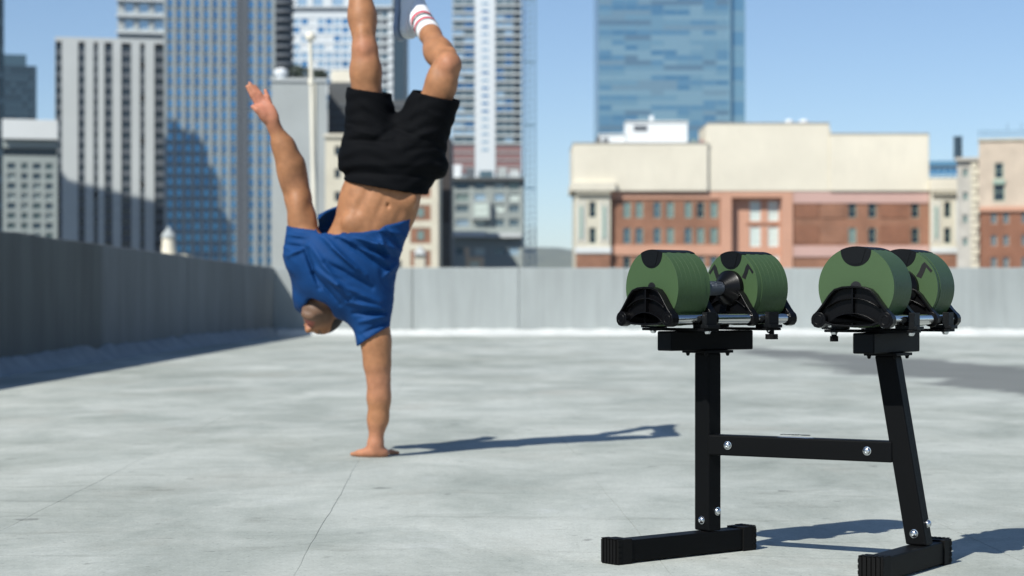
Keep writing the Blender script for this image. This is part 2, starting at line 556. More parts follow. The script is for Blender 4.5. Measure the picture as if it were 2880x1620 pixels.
def window(parent, q, y, gm, fm, name='window', fw=0.07, bars=0, arch=False):
    """frame and pane; alike windows share mesh data"""
    w = round(q[1] - q[0], 2); h = round(q[3] - q[2], 2)
    key = (w, h, gm.name, fm.name, fw, bars, arch)
    if key not in _wcache:
        mb = MB()
        a, b, c, d = -w / 2 - 0.01, w / 2 + 0.01, -0.01, h + 0.01
        mb.mi = 0
        mb.box(a, b, 0.05, 0.08, c, d)
        mb.mi = 1
        mb.box(a, a + fw, 0, 0.05, c, d); mb.box(b - fw, b, 0, 0.05, c, d)
        mb.box(a + fw, b - fw, 0, 0.05, c, c + fw); mb.box(a + fw, b - fw, 0, 0.05, d - fw, d)
        for k in range(bars):
            z = c + (d - c) * (k + 1) / (bars + 1)
            mb.box(a + fw, b - fw, 0.004, 0.05, z - fw / 3, z + fw / 3)
        if arch:
            for s in (-1, 1):
                pts = [(s * w / 2, d)]
                for t in range(0, 7):
                    an = t / 6 * math.pi / 2
                    pts.append((s * w / 2 * math.cos(an), d - w / 2 + w / 2 * math.sin(an)))
                mb.prism(pts, -0.06, 0.05)
        _wcache[key] = mb.mesh(name, [gm, fm])
    return link(name, _wcache[key], parent, (((q[0] + q[1]) / 2) - parent.location.x, y - parent.location.y, q[2] - parent.location.z))


def slab_part(parent, name, m, x0, x1, y0, y1, z0, z1, bevel=0):
    o = parent.location
    mb = MB(); mb.box(x0 - o.x, x1 - o.x, y0 - o.y, y1 - o.y, z0 - o.z, z1 - o.z)
    return mb.build(name, m, parent, bevel=bevel)


def building(name, label, D, x0d, x1d, cat='building', group=None, turn=0.0):
    x = (bx(x0d, D) + bx(x1d, D)) / 2
    return empty(name, (x, D, GZ), -turn * math.atan2(x, D), label, cat, group)     # streets run at an angle to the deck


def grid(xc, wid, rows, D, h):
    """openings from display-pixel centres"""
    q = []
    for (c, w) in zip(xc, wid):
        for r in rows:
            q.append((bx(c - w / 2, D), bx(c + w / 2, D), bz(r + h / 2, D), bz(r - h / 2, D)))
    return q


# dark tower at the very edge
D = 260
b = building('glass_tower', 'dark blue tower whose edge rises beside the low grey office block', D, -90, 8, turn=1.0)
shell(b, 'wall', M['navy'], bx(-90, D), bx(8.5, D), GZ, bz(-60, D), D, D + 20)
for k in range(9):
    for c in (-60, -30, -4):
        y = 20 + k * 66
        window(b, (bx(c - 11, D), bx(c + 11, D), bz(y + 25, D), bz(y - 25, D)), D - 0.09, M['g_dark'], M['navy'], fw=0.1)

# far navy tower
D = 900
b = building('office_tower', 'distant navy tower with a narrower top storey', D, 8, 92, turn=1.0)
rows = [178 + 17 * k for k in range(9)]
op = grid([20, 34, 48, 62, 76], [9] * 5, rows, D, 10)
shell(b, 'wall', M['navy'], bx(4, D), bx(91, D), GZ, bz(165, D), D, D + 30, op, 0.4)
for q in op: window(b, q, D + 0.3, M['g_mid'] if random.random() < 0.4 else M['g_dark'], M['navy_l'], fw=0.3)
slab_part(b, 'penthouse', M['navy_l'], bx(10, D), bx(66, D), D + 2, D + 22, bz(165, D), bz(136, D))

# low grey office block with a white parapet
D = 170
b = building('office_block', 'low grey office block with a white top band and pale green windows', D, 9, 143, turn=1.0)
rows = [418 + 25 * k for k in range(8)]
op = grid([30, 62, 92, 122], [20, 16, 20, 18], rows, D, 15)
op.append((bx(9.5, D), bx(142, D), bz(392, D), bz(372, D)))
shell(b, 'wall', M['grey_green'], bx(9, D), bx(143, D), GZ, bz(352, D), D, D + 16, op, 0.45)
for i, q in enumerate(op[:-1]): window(b, q, D + 0.2, random.choice([M['g_green'], M['g_green'], M['g_mid'], M['g_white']]), M['spandrel'], fw=0.06, bars=1)
q = op[-1]; window(b, q, D + 0.4, M['g_dark'], M['dark_grey'], fw=0.04)
slab_part(b, 'parapet', M['white_wall'], bx(8, D), bx(144, D), D - 0.5, D + 16.5, bz(351, D), bz(302, D), 0.03)

# pale tower with columns of dark windows
D = 570
b = building('residential_tower', 'pale grey tower with seven columns of dark windows, shadow across its lower storeys', D, 143, 420, turn=1.0)
rows = [121 + 27.35 * k for k in range(20)]
cols = [(151, 16), (207, 17), (242, 11), (273, 20), (317, 25), (357, 12), (400, 27)]
op = []
for c, w in cols: op.append((bx(c - w / 2, D), bx(c + w / 2, D), bz(rows[-1] + 16, D), bz(107, D)))
shell(b, 'wall', M['pale_conc'], bx(142, D), bx(421, D), GZ, bz(96, D), D, D + 28, op, 0.9)
wq = grid([c for c, w in cols], [w for c, w in cols], rows, D, 13)
for q in wq: window(b, q, D + 0.55, M['g_dark'], M['spandrel'], fw=0.12)
for c, w in cols:
    for r in rows:
        if w < 13 and random.random() < 0.15: continue
        slab_part(b, 'spandrel', M['spandrel'], bx(c - w / 2, D) + 0.01, bx(c + w / 2, D) - 0.01, D + 0.35, D + 0.85, bz(r + 20.5, D), bz(r + 7.2, D))
slab_part(b, 'roof_plant', M['dark_grey'], bx(205, D), bx(300, D), D + 8, D + 20, bz(96, D), bz(88, D))

# framed grey block rising behind it
D = 680
b = building('apartment_tower', 'grey framed tower top standing behind the pale windowed tower', D, 295, 430, turn=1.0)
op = grid([326, 362, 400], [24, 26, 26], [-20, 20, 62], D, 26)
shell(b, 'wall', M['grey_conc'], bx(297, D), bx(440, D), GZ, bz(-60, D), D, D + 20, op, 1.0)
for i, q in enumerate(op): window(b, q, D + 0.8, M['g_pale'] if i % 3 else M['white_wall'], M['white_mull'], fw=0.25)
for z in (2, 42, 84): slab_part(b, 'balcony', M['white_mull'], bx(292, D), bx(420, D), D - 1.6, D - 0.02, bz(z + 1.5, D), bz(z - 2, D))

# blue glass tower with pale piers
D = 520
b = building('glass_tower', 'blue glass tower with pale vertical piers and a stepped shadow on its lower half', D, 421, 740, turn=1.0)
x0, x1 = 422, 693
cols = [430 + 22.4 * k for k in range(12)]
rows = [10 + 28.0 * k for k in range(25)]
shell(b, 'wall', M['tower_wall'], bx(x0, D), bx(x1, D), GZ, bz(-80, D), D, D + 24)
for k, c in enumerate(cols):
    if k == 8: continue
    for r in rows:
        q = (bx(c - 6.6, D), bx(c + 6.6, D), bz(r + 9.5, D), bz(r - 9.5, D))
        window(b, q, D - 0.16, M['g_blue'] if random.random() < 0.7 else M['g_blue2'], M['pier'], fw=0.10)
for k in range(13):
    c = cols[0] - 11.2 + 22.4 * k
    slab_part(b, 'pier', M['pier'] if k not in (8, 9) else M['spandrel'], bx(c - 4.2, D), bx(c + 4.2, D), D - 0.5, D - 0.005, GZ, bz(-80, D))
slab_part(b, 'recess_panel', M['spandrel'], bx(cols[8] - 5, D), bx(cols[8] + 5, D), D - 0.2, D - 0.004, GZ, bz(-80, D))

# dark balcony tower
D = 600
b = building('balcony_tower', 'dark tower with stacked curved balconies squeezed beside the blue glass tower', D, 690, 742, turn=1.0)
shell(b, 'wall', M['g_dark'], bx(680, D), bx(736, D), GZ, bz(-80, D), D, D + 20)
for k in range(10):
    z = bz(-10 + 22 * k, D); xc = bx(713, D); w = bx(741, D) - xc
    mb = MB(); pts = []
    for t in range(9):
        an = math.pi * t / 8
        pts.append((xc + w * math.cos(an) - b.location.x, D - 2.6 * math.sin(an) - b.location.y))
    n = len(pts)
    vs = [(p[0], p[1], z - GZ) for p in pts] + [(p[0], p[1], z + 0.95 - GZ) for p in pts]
    mb.add(vs, [tuple(range(n)), tuple(range(2 * n - 1, n - 1, -1))] + [(i, (i + 1) % n, n + (i + 1) % n, n + i) for i in range(n)])
    mb.build('balcony', M['spandrel'], b)

# white-grid office tower
D = 720
b = building('office_tower', 'white gridded office tower with pale blue panes behind the raised legs', D, 738, 1018)
cols = [746 + 20.5 * k for k in range(9)]
rows = [54 + 21.4 * k for k in range(12)]
op = grid(cols, [17.5] * 9, rows, D, 16)
op2 = grid([948, 968], [18, 18], [36 + 21.4 * k for k in range(13)], D, 14)
op3 = grid([760, 800, 850, 900, 962], [26, 26, 30, 30, 50], [2], D, 26)
shell(b, 'wall', M['white_mull'], bx(734, D), bx(988, D), GZ, bz(-60, D), D, D + 30, op + op2 + op3, 0.35)
for q in op: window(b, q, D + 0.15, random.choice([M['g_pale'], M['g_pale'], M['white_mull'], M['g_blue']]), M['white_mull'], fw=0.12)
for q in op2: window(b, q, D + 0.15, random.choice([M['g_mid'], M['spandrel']]), M['grey_conc'], fw=0.15)
for q in op3: window(b, q, D + 0.2, M['g_pale'], M['grey_conc'], fw=0.2)
slab_part(b, 'cornice', M['spandrel'], bx(734, D), bx(990, D), D - 0.8, D - 0.004, bz(24, D), bz(19, D))
slab_part(b, 'side_wing', M['navy'], bx(988.3, D), bx(1017, D), D + 0.3, D + 28, GZ, bz(-60, D))
for k in range(14): slab_part(b, 'ledge', M['grey_conc'], bx(936, D), bx(986, D), D - 0.35, D - 0.003, bz(27.5 + 21.4 * k, D), bz(24 + 21.4 * k, D))

# grey blank block with rooftop plant
D = 330
b = building('concrete_block', 'plain grey concrete block with a white vent and shrubs on its roof', D, 683, 832, turn=1.0)
shell(b, 'wall', M['grey_conc'], bx(683, D), bx(822, D), GZ, bz(205, D), D, D + 18)
slab_part(b, 'coping', M['pale_conc'], bx(681.5, D), bx(823, D), D - 0.3, D + 18.3, bz(204.9, D), bz(197, D))
slab_part(b, 'downpipe', M['cream2'], bx(788, D), bx(794, D), D - 0.25, D - 0.004, GZ, bz(208, D))
o = b.location
mb = MB(); mb.M = Matrix.Translation((bx(707, D) - o.x, D + 3 - o.y, bz(199, D) - o.z))
mb.lathe([(0, 0.8), (1.0, 0.8), (1.02, 1.15), (1.7, 1.15), (2.1, 0.5)], 20, 'z')
mb.build('vent', M['white_box'], b, smooth=30)


def shrub(name, parent, c, r, h, n, seed, m):
    rnd = random.Random(seed); vs = []; fs = []
    for i in range(n):
        th = rnd.uniform(0, 6.28); ph = rnd.uniform(-1, 1); rr = rnd.uniform(0.4, 1.0) ** 0.6
        s = math.sqrt(1 - ph * ph)
        p = Vector((c[0] + r * rr * s * math.cos(th), c[1] + r * rr * s * math.sin(th), c[2] + h * (0.5 + 0.5 * rr * ph)))
        a = Vector((rnd.uniform(-1, 1), rnd.uniform(-1, 1), rnd.uniform(-1, 1))).normalized() * 0.28
        d2 = a.cross(Vector((rnd.uniform(-1, 1), rnd.uniform(-1, 1), rnd.uniform(-1, 1)))).normalized() * 0.16
        k = len(vs); vs += [tuple(p - a), tuple(p + d2), tuple(p + a), tuple(p - d2)]; fs.append((k, k + 1, k + 2, k + 3))
    mb = MB(); mb.add(vs, fs)
    me = bpy.data.meshes.new(name); me.from_pydata(vs, [], fs); me.materials.append(m)
    return link(name, me, parent)


for i, (xd, r, h) in enumerate(((738, 1.5, 2.6), (757, 1.7, 2.2), (786, 1.2, 2.0), (803, 1.1, 1.8))):
    t = empty('shrub', (bx(xd, D), D + 4, bz(198, D)), 0, ['tall dark shrub beside the white roof vent', 'wide dark shrub next to the tall one on the concrete block roof', 'round shrub behind the cream pole on the concrete block roof', 'small shrub at the roof corner of the concrete block'][i], 'shrub', 'shrubs on the concrete block roof')
    shrub('crown', t, (0, 0, 0.2), r, h, 260, i, M['foliage'])
    mb = MB(); mb.lathe([(-0.1, 0.12), (0.9, 0.05)], 8, 'z'); mb.build('trunk', M['dark_brown'], t)

# dark clad block and cream block behind the torso
D = 345
b = building('clad_block', 'dark grey clad block between the concrete block and the cream block', D, 822, 1060)
shell(b, 'wall', M['dark_grey'], bx(824, D), bx(1052, D), GZ, bz(252, D), D, D + 16)
slab_part(b, 'penthouse', M['dark_grey'], bx(824, D), bx(905, D), D + 1, D + 14, bz(252, D), bz(205, D))
for k in range(4): slab_part(b, 'cladding_band', M['spandrel'], bx(824, D), bx(1052, D), D - 0.2, D - 0.004, bz(268 + 20 * k, D), bz(264 + 20 * k, D))
slab_part(b, 'billboard', M['cream'], bx(828, D), bx(882, D), D + 3, D + 3.4, bz(205, D), bz(172, D))

D = 300
b = building('cream_block', 'cream building with dark square windows and brick bays behind the torso', D, 818, 1103)
rows = [379 + 57.5 * k for k in range(6)]
op = grid([849, 900, 950, 1000], [15, 20, 20, 20], rows, D, 24)
op2 = grid([1058], [52], [420 + 57.5 * k for k in range(6)], D, 40)
shell(b, 'wall', M['cream2'], bx(818, D), bx(1103, D), GZ, bz(345, D), D, D + 14, op + op2, 0.4)
for q in op: window(b, q, D + 0.2, M['g_dark'], M['spandrel'], fw=0.08, bars=1)
for q in op2: slab_part(b, 'brick_bay', M['brick'], q[0], q[1], D + 0.1, D + 0.5, q[2], q[3])
for q in op2:
    cx = (q[0] + q[1]) / 2
    window(b, (cx - 0.55, cx + 0.55, q[2] + 0.5, q[3] - 0.4), D + 0.02, M['g_green'], M['brick2'], fw=0.06)
slab_part(b, 'cornice', M['cream'], bx(815, D), bx(1105, D), D - 0.4, D + 14, bz(345, D), bz(337, D))
D = 320
b = building('clad_block', 'dark brown windowless slab beside the cream building', D, 1085, 1135)
shell(b, 'wall', M['dark_brown'], bx(1085, D), bx(1134, D), GZ, bz(345, D), D, D + 14)
slab_part(b, 'base_panel', M['dark_grey'], bx(1104, D), bx(1134, D), D - 0.3, D - 0.004, GZ, bz(560, D))

# tower with balcony bands and a white central strip
D = 820
b = building('residential_tower', 'tall tower with thin balcony bands and a white strip up its middle', D, 1138, 1312)
pitch = 19.3
rows = [4 + pitch * k for k in range(19)]
shell(b, 'wall', M['blue_grey'], bx(1138, D), bx(1312, D), GZ, bz(-80, D), D, D + 30)
for r in rows:
    for (a, c) in ((1141, 1166), (1168, 1193), (1248, 1268), (1270, 1290), (1292, 1310)):
        window(b, (bx(a, D), bx(c, D), bz(r + 6.5, D), bz(r - 6.5, D)), D - 0.12, random.choice([M['g_blue2'], M['g_mid'], M['g_mid'], M['g_pale']]) if a < 1290 else M['g_dark'], M['grey_conc'], fw=0.12)
    for (a, c) in ((1138, 1194.5), (1246.5, 1313)):
        slab_part(b, 'balcony_band', M['pale_conc'], bx(a, D), bx(c, D), D - 1.1, D - 0.003, bz(r + 11.4, D), bz(r + 7.6, D))
slab_part(b, 'centre_strip', M['white_mull'], bx(1195, D), bx(1246, D), D - 0.9, D - 0.002, GZ, bz(-80, D))
for k in range(20):
    r = 10 + pitch * k
    window(b, (bx(1211, D), bx(1230, D), bz(r + 4.5, D), bz(r - 4.5, D)), D - 0.99, random.choice([M['g_pale'], M['g_blue']]), M['white_mull'], fw=0.2)
for (a, c) in ((1138, 1194), (1247, 1312)):
    slab_part(b, 'brick_band', M['red_brown'], bx(a, D), bx(c, D), D - 0.5, D - 0.002, bz(436, D), bz(368, D))
    for k in range(3): slab_part(b, 'brick_ledge', M['grey_conc'], bx(a, D), bx(c, D), D - 0.8, D - 0.502, bz(385 + 19 * k, D), bz(382.5 + 19 * k, D))

# hoist mast on its flank
b = empty('hoist_mast', (bx(1334, D), D + 2, GZ), 0, 'slim blue steel lattice mast rising beside the banded tower', 'mast')
o = b.location
H = bz(-80, D) - GZ
for xd in (1319, 1333, 1347):
    mb = MB(); x = bx(xd, D) - o.x; mb.box(x - 0.32, x + 0.32, -0.3, 0.3, 0, H); mb.build('rail', M['steel_blue'], b)
for k in range(int(H / 2.6)):
    mb = MB(); x0 = bx(1319, D) - o.x + 0.33; x1 = bx(1347, D) - o.x - 0.33; z = 2.6 * k + 1
    if k % 10 == 9: mb.box(x0, x1, -0.22, 0.22, z, z + 1.1)
    else: mb.add([(x0, -0.15, z), (x0, 0.15, z), (x0, 0.15, z + 0.35), (x0, -0.15, z + 0.35), (x1, -0.15, z + 1.0), (x1, 0.15, z + 1.0), (x1, 0.15, z + 1.35), (x1, -0.15, z + 1.35)],
                 [(0, 1, 2, 3), (4, 7, 6, 5), (0, 4, 5, 1), (1, 5, 6, 2), (2, 6, 7, 3), (3, 7, 4, 0)])
    mb.build('brace', M['steel_blue'], b)

# grey-green mid-rise under the banded tower
D = 380
b = building('apartment_block', 'grey green mid-rise with a dark roof slab and pale bay windows', D, 1133, 1320)
op = grid([1163, 1207, 1256, 1293], [34, 28, 26, 26], [468, 496, 524, 560, 632], D, 19)
shell(b, 'wall', M['grey_green'], bx(1134, D), bx(1316, D), GZ, bz(446, D), D, D + 14, op, 0.5)
for i, q in enumerate(op): window(b, q, D + 0.25, random.choice([M['g_green'], M['g_pale'], M['g_mid'], M['g_white']]), M['grey_conc'], fw=0.09, bars=1)
slab_part(b, 'roof_slab', M['dark_grey'], bx(1131, D), bx(1319, D), D - 1.0, D + 14, bz(455, D), bz(447, D))
slab_part(b, 'balcony', M['white_wall'], bx(1136, D), bx(1222, D), D - 1.6, D - 0.003, bz(597, D), bz(582, D))
slab_part(b, 'balcony', M['pale_conc'], bx(1224, D), bx(1312, D), D - 1.6, D - 0.003, bz(598, D), bz(586, D))
slab_part(b, 'bay_window', M['grey_conc'], bx(1187, D), bx(1234, D), D - 1.3, D - 0.003, bz(552, D), bz(505, D))
window(b, (bx(1192, D), bx(1229, D), bz(545, D), bz(512, D)), D - 1.36, M['g_white'], M['green_trim'], fw=0.12, bars=1)
for (a, c, t, m) in ((1140, 1160, 412, 'white_box'), (1172, 1192, 420, 'spandrel'), (1206, 1240, 428, 'g_mid'), (1252, 1275, 418, 'grey_conc'), (1282, 1306, 425, 'pale_conc')):
    slab_part(b, 'roof_unit', M[m], bx(a, D), bx(c, D), D + 2, D + 6, bz(447, D), bz(t, D))
for k in range(9): slab_part(b, 'roof_railing_post', M['dark_grey'], bx(1136 + 22 * k, D), bx(1137.3 + 22 * k, D), D + 0.2, D + 0.3, bz(447, D), bz(434, D))
b2 = building('gatehouse', 'low salmon and cream house in front of the grey green mid-rise', D - 60, 1170, 1215)
Dg = D - 60
op = grid([1194], [26], [664], Dg, 14)
shell(b2, 'wall', M['beige'], bx(1172, Dg), bx(1216, Dg), GZ, bz(646, Dg), Dg, Dg + 6, op, 0.3)
for q in op: window(b2, q, Dg + 0.15, M['g_white'], M['green_trim'], fw=0.1)
slab_part(b2, 'chimney', M['beige'], bx(1168, Dg), bx(1180, Dg), Dg + 1, Dg + 2.5, bz(646, Dg), bz(622, Dg))
b3 = building('cream_shed', 'small cream house with a white gable at the foot of the brick bays', 260, 1040, 1066)
shell(b3, 'wall', M['cream2'], bx(1042, 260), bx(1068, 260), GZ, bz(640, 260), 260, 266)
mb = MB(); mb.M = Matrix.Translation((-b3.location.x, -b3.location.y, -GZ))
mb.prism([(bx(1040, 260), bz(640, 260)), (bx(1070, 260), bz(640, 260)), (bx(1055, 260), bz(618, 260))], 259.6, 266.4)
mb.build('roof', M['white_wall'], b3)

# mottled blue glass tower
D = 760
b = building('glass_tower', 'broad blue tower of mottled glass panels above the cream rooftop', D, 1505, 1876)
shell(b, 'wall', M['gt4'], bx(1505, D), bx(1835, D), GZ, bz(-80, D), D, D + 40)
nc, nr = 10, 29
cw = (1834 - 1506) / nc
tone = {}
for r in range(nr):
    y = -6 + 12.6 * r
    for c in range(nc):
        prev = tone.get((r, c - 1))
        t = prev if (prev is not None and random.random() < 0.45) else random.choice([0, 1, 1, 2, 2, 3, 3, 4, 5, 5])
        tone[(r, c)] = t
        a = 1506 + cw * c
        window(b, (bx(a, D), bx(a + cw, D), bz(y + 5.9, D), bz(y - 5.9, D)), D - 0.2, M['gt%d' % t], M['gt%d' % (5 if t < 3 else t)], name='glass_panel', fw=0.14)
slab_part(b, 'side_wall', M['gt3'], bx(1835.5, D), bx(1876, D), D + 1.5, D + 38, GZ, bz(-80, D))
for k in range(8): 
    y = 8 + 44 * k
    window(b, (bx(1840, D), bx(1874, D), bz(y + 20, D), bz(y - 20, D)), D + 1.38, M['gt2'] if k % 2 else M['gt1'], M['gt3'], name='glass_panel', fw=0.25)
slab_part(b, 'corner_trim', M['gt3'], bx(1833.5, D), bx(1837, D), D - 0.8, D + 1.2, GZ, bz(-80, D))

# long cream and brick building
D = 285
b = building('brick_building', 'long brick building with a huge blank cream upper wall and arched windows', D, 1440, 2440)
YR = [528, 593, 666]
HW = 40


def win_row(cols, w, rows=YR, h=HW):
    return grid(cols, [w] * len(cols), rows, D, h)


op = win_row([1577, 1608, 1653, 1686, 1731, 1762, 1796], 19)
shell(b, 'brick_wall', M['brick'], bx(1535, D), bx(1835, D), GZ, bz(482, D), D, D + 12, op, 0.35)
for i, q in enumerate(op): window(b, q, D + 0.14, random.choice([M['g_green'], M['g_green'], M['g_mid'], M['g_dark']]), M['green_trim'], fw=0.09, bars=1, arch=True)
for (y0, y1, m) in ((482, 500, 'salmon'), (617, 642, 'salmon')):
    slab_part(b, 'band', M[m], bx(1535.3, D), bx(1812, D), D - 0.18, D - 0.003, bz(y1, D), bz(y0, D))
slab_part(b, 'pier', M['salmon'], bx(1812.5, D), bx(1840, D), D - 0.3, D - 0.002, GZ, bz(482.5, D))
# recess
opr = grid([1902, 1948], [27, 27], [530, 595, 668], D, 50)
shell(b, 'recess_wall', M['salmon'], bx(1834, D), bx(1970, D), GZ, bz(483, D), D + 1.2, D + 12, opr, 0.3)
for q in opr: window(b, q, D + 1.3, M['g_white'], M['white_wall'], fw=0.09, bars=2, arch=True)
slab_part(b, 'lintel', M['salmon'], bx(1840.3, D), bx(1966, D), D - 0.25, D + 1.15, bz(497, D), bz(482.3, D))
slab_part(b, 'pier', M['salmon'], bx(1966.3, D), bx(1994, D), D - 0.3, D + 11, GZ, bz(482.5, D))
slab_part(b, 'recess_panel', M['brick'], bx(1880, D), bx(1964, D), D + 1.1, D + 1.19, bz(566, D), bz(560, D))
# right brick panel
op = win_row([2144, 2194, 2302], 20)
shell(b, 'brick_wall', M['brick'], bx(1994, D), bx(2338, D), GZ, bz(482, D), D, D + 12, op, 0.35)
for q in op: window(b, q, D + 0.14, random.choice([M['g_green'], M['g_dark']]), M['green_trim'], fw=0.09, bars=1, arch=True)
for (y0, y1) in ((482.5, 511), (618, 646)):
    slab_part(b, 'band', M['pink'], bx(1994.3, D), bx(2336, D), D - 0.18, D - 0.003, bz(y1, D), bz(y0, D))
for (xa, xb, m) in ((1998, 2060, 'brick2'), (2066, 2126, 'brick'), (2214, 2284, 'brick2')):
    for (ya, yb) in ((512, 548), (566, 612)):
        slab_part(b, 'brick_panel', M[m], bx(xa, D), bx(xb, D), D - 0.1, D - 0.004, bz(yb, D), bz(ya, D))
# pavilions
for (a, c, wc, top) in ((1447, 1535, 1490, 482), (2338, 2440, 2380, 482)):
    op = win_row([wc], 17)
    shell(b, 'pavilion', M['cream2'], bx(a, D), bx(c, D), GZ, bz(top, D), D - 0.9, D + 12, op, 0.35)
    for q in op: window(b, q, D - 0.7, M['g_dark'], M['green_trim'], fw=0.08, bars=1)
    for xp in (wc - 29, wc + 29):
        slab_part(b, 'pilaster', M['green_trim'], bx(xp - 4, D), bx(xp + 4, D), D - 1.05, D - 0.903, bz(600, D), bz(520, D))
        slab_part(b, 'pilaster', M['white_wall'], bx(xp - 8, D), bx(xp - 5, D), D - 1.1, D - 0.903, bz(612, D), bz(505, D))
        slab_part(b, 'pilaster', M['white_wall'], bx(xp + 5, D), bx(xp + 8, D), D - 1.1, D - 0.903, bz(612, D), bz(505, D))
    slab_part(b, 'sill_course', M['white_wall'], bx(a - 1, D), bx(c + 1, D), D - 1.2, D - 0.902, bz(637, D), bz(622, D))
    slab_part(b, 'brick_base', M['brick'], bx(a + 1, D), bx(c - 1, D), D - 1.0, D - 0.901, GZ, bz(640, D))
    for k in range(int((c - a) / 5.5)):
        slab_part(b, 'dentil', M['cream2'], bx(a + 2 + 5.5 * k, D), bx(a + 4.6 + 5.5 * k, D), D - 1.5, D - 0.903, bz(491, D), bz(482.2, D))
# blank cream upper walls
for (a, c, top, dy) in ((1441, 1780, 362, 0.8), (1780, 2086, 311, 0.3), (2086, 2336, 338, 0.5)):
    slab_part(b, 'upper_wall', M['cream'], bx(a, D), bx(c - 0.1, D), D - dy, D + 14, bz(481.7, D), bz(top, D), 0.12)
    slab_part(b, 'coping', M['stone'], bx(a - 0.8, D), bx(c + 0.8, D), D - dy - 0.12, D + 14.2, bz(top - 0.1, D), bz(top - 2.6, D), 0.03)
slab_part(b, 'cornice', M['cream'], bx(1436, D), bx(1548, D), D - 1.6, D + 13, bz(481.6, D), bz(459, D), 0.08)
slab_part(b, 'upper_wall', M['cream'], bx(2336.2, D), bx(2415, D), D - 1.4, D + 12.4, bz(481.6, D), bz(450, D), 0.1)
mb = MB(); mb.M = Matrix.Translation((-b.location.x, -b.location.y, -GZ))
mb.prism([(bx(2086, D), bz(336, D)), (bx(2090, D), bz(336, D)), (bx(2086, D), bz(318, D))], D - 0.3, D + 13)
mb.build('coping_ramp', M['cream'], b)
# things on its roof
for (a, c, y0, y1, m, dy, lab) in ((1580, 1736, 360, 300, 'white_box', 4, 'tall white plant room on the cream building roof'), (1513, 1578, 360, 331, 'white_box', 5, 'low white plant room beside the taller one on the cream roof')):
    o = empty('plant_room', ((bx(a, D) + bx(c, D)) / 2, D + dy, bz(362, D)), 0, lab, 'plant room')
    slab_part(o, 'wall', M[m], bx(a, D), bx(c, D), D + dy, D + dy + 6, bz(362, D), bz(y1, D), 0.05)
    slab_part(o, 'roof_edge', M['white_wall'], bx(a - 1.5, D), bx(c + 1.5, D), D + dy - 0.2, D + dy + 6.2, bz(y1, D), bz(y1 - 2.5, D))
    slab_part(o, 'louvre', M['spandrel'], bx(a + (c - a) * 0.12, D), bx(a + (c - a) * 0.34, D), D + dy - 0.06, D + dy - 0.003, bz(y1 + 24, D), bz(y1 + 9, D))
    if m and c - a > 100: slab_part(o, 'antenna', M['white_box'], bx(1640, D), bx(1650, D), D + dy + 1, D + dy + 1.4, bz(y1 - 2.6, D), bz(y1 - 17, D))
for (a, c, y1, m, lab) in ((1498, 1516, 340, 'dark_grey', 'dark pyramid shaped duct at the end of the cream roof'), (1742, 1758, 344, 'g_green', 'small green box on the cream roof'), (1762, 1778, 346, 'red_brown', 'small red brown box against the taller cream wall')):
    o = empty('roof_duct', ((bx(a, D) + bx(c, D)) / 2, D + 3, bz(362, D)), 0, lab, 'duct')
    mb = MB(); w = bx(c, D) - bx(a, D); h = bz(y1, D) - bz(362, D)
    mb.add([(-w / 2, 0, 0), (w / 2, 0, 0), (w / 2, w, 0), (-w / 2, w, 0), (-w / 5, 0.3 * w, h), (w / 3, 0.3 * w, h), (w / 3, 0.7 * w, h), (-w / 5, 0.7 * w, h)],
           [(0, 3, 2, 1), (4, 5, 6, 7), (0, 1, 5, 4), (1, 2, 6, 5), (2, 3, 7, 6), (3, 0, 4, 7)])
    mb.build('housing', M[m], o); mb = MB(); mb.box(-w / 2 - 0.1, w / 2 + 0.1, -0.1, w + 0.1, -0.01, 0.12); mb.build('base_plate', M['spandrel'], o)
for i, xd in enumerate((1992, 2030)):
    o = empty('roof_dome', (bx(xd, D), D + 3, bz(309, D)), 0, ['smaller white turbine vent on the tallest cream wall', 'larger white turbine vent on the tallest cream wall'][i], 'vent')
    r = 0.55 + 0.15 * i
    mb = MB(); mb.lathe([(-0.1, r * 0.7), (0.15, r * 0.7)], 20, 'z'); mb.build('neck', M['white_box'], o, smooth=30)
    mb = MB(); mb.lathe([(0.15, r * 0.7), (0.3, r), (0.5, r), (0.72, r * 0.6), (0.8, 0.05)], 20, 'z'); mb.build('cap', M['white_box'], o, smooth=40)

# blue-grey penthouse in the gap
D = 420
b = building('glass_penthouse', 'blue grey glazed building seen in the gap between brick building and stone building', D, 2330, 2410, turn=1.0)
shell(b, 'wall', M['gt4'], bx(2325, D), bx(2412, D), GZ, bz(445, D), D, D + 10)
for k in range(5): window(b, (bx(2330 + 16 * k, D), bx(2344 + 16 * k, D), bz(440, D), bz(424, D)), D - 0.1, M['g_blue'], M['gt4'], fw=0.1)
slab_part(b, 'roof_slab', M['gt1'], bx(2325, D), bx(2412, D), D - 0.6, D + 10, bz(418, D), bz(405, D))
for k in range(5): slab_part(b, 'post', M['gt1'], bx(2329 + 16 * k, D), bx(2331 + 16 * k, D), D - 0.4, D - 0.2, bz(445, D), bz(418, D))

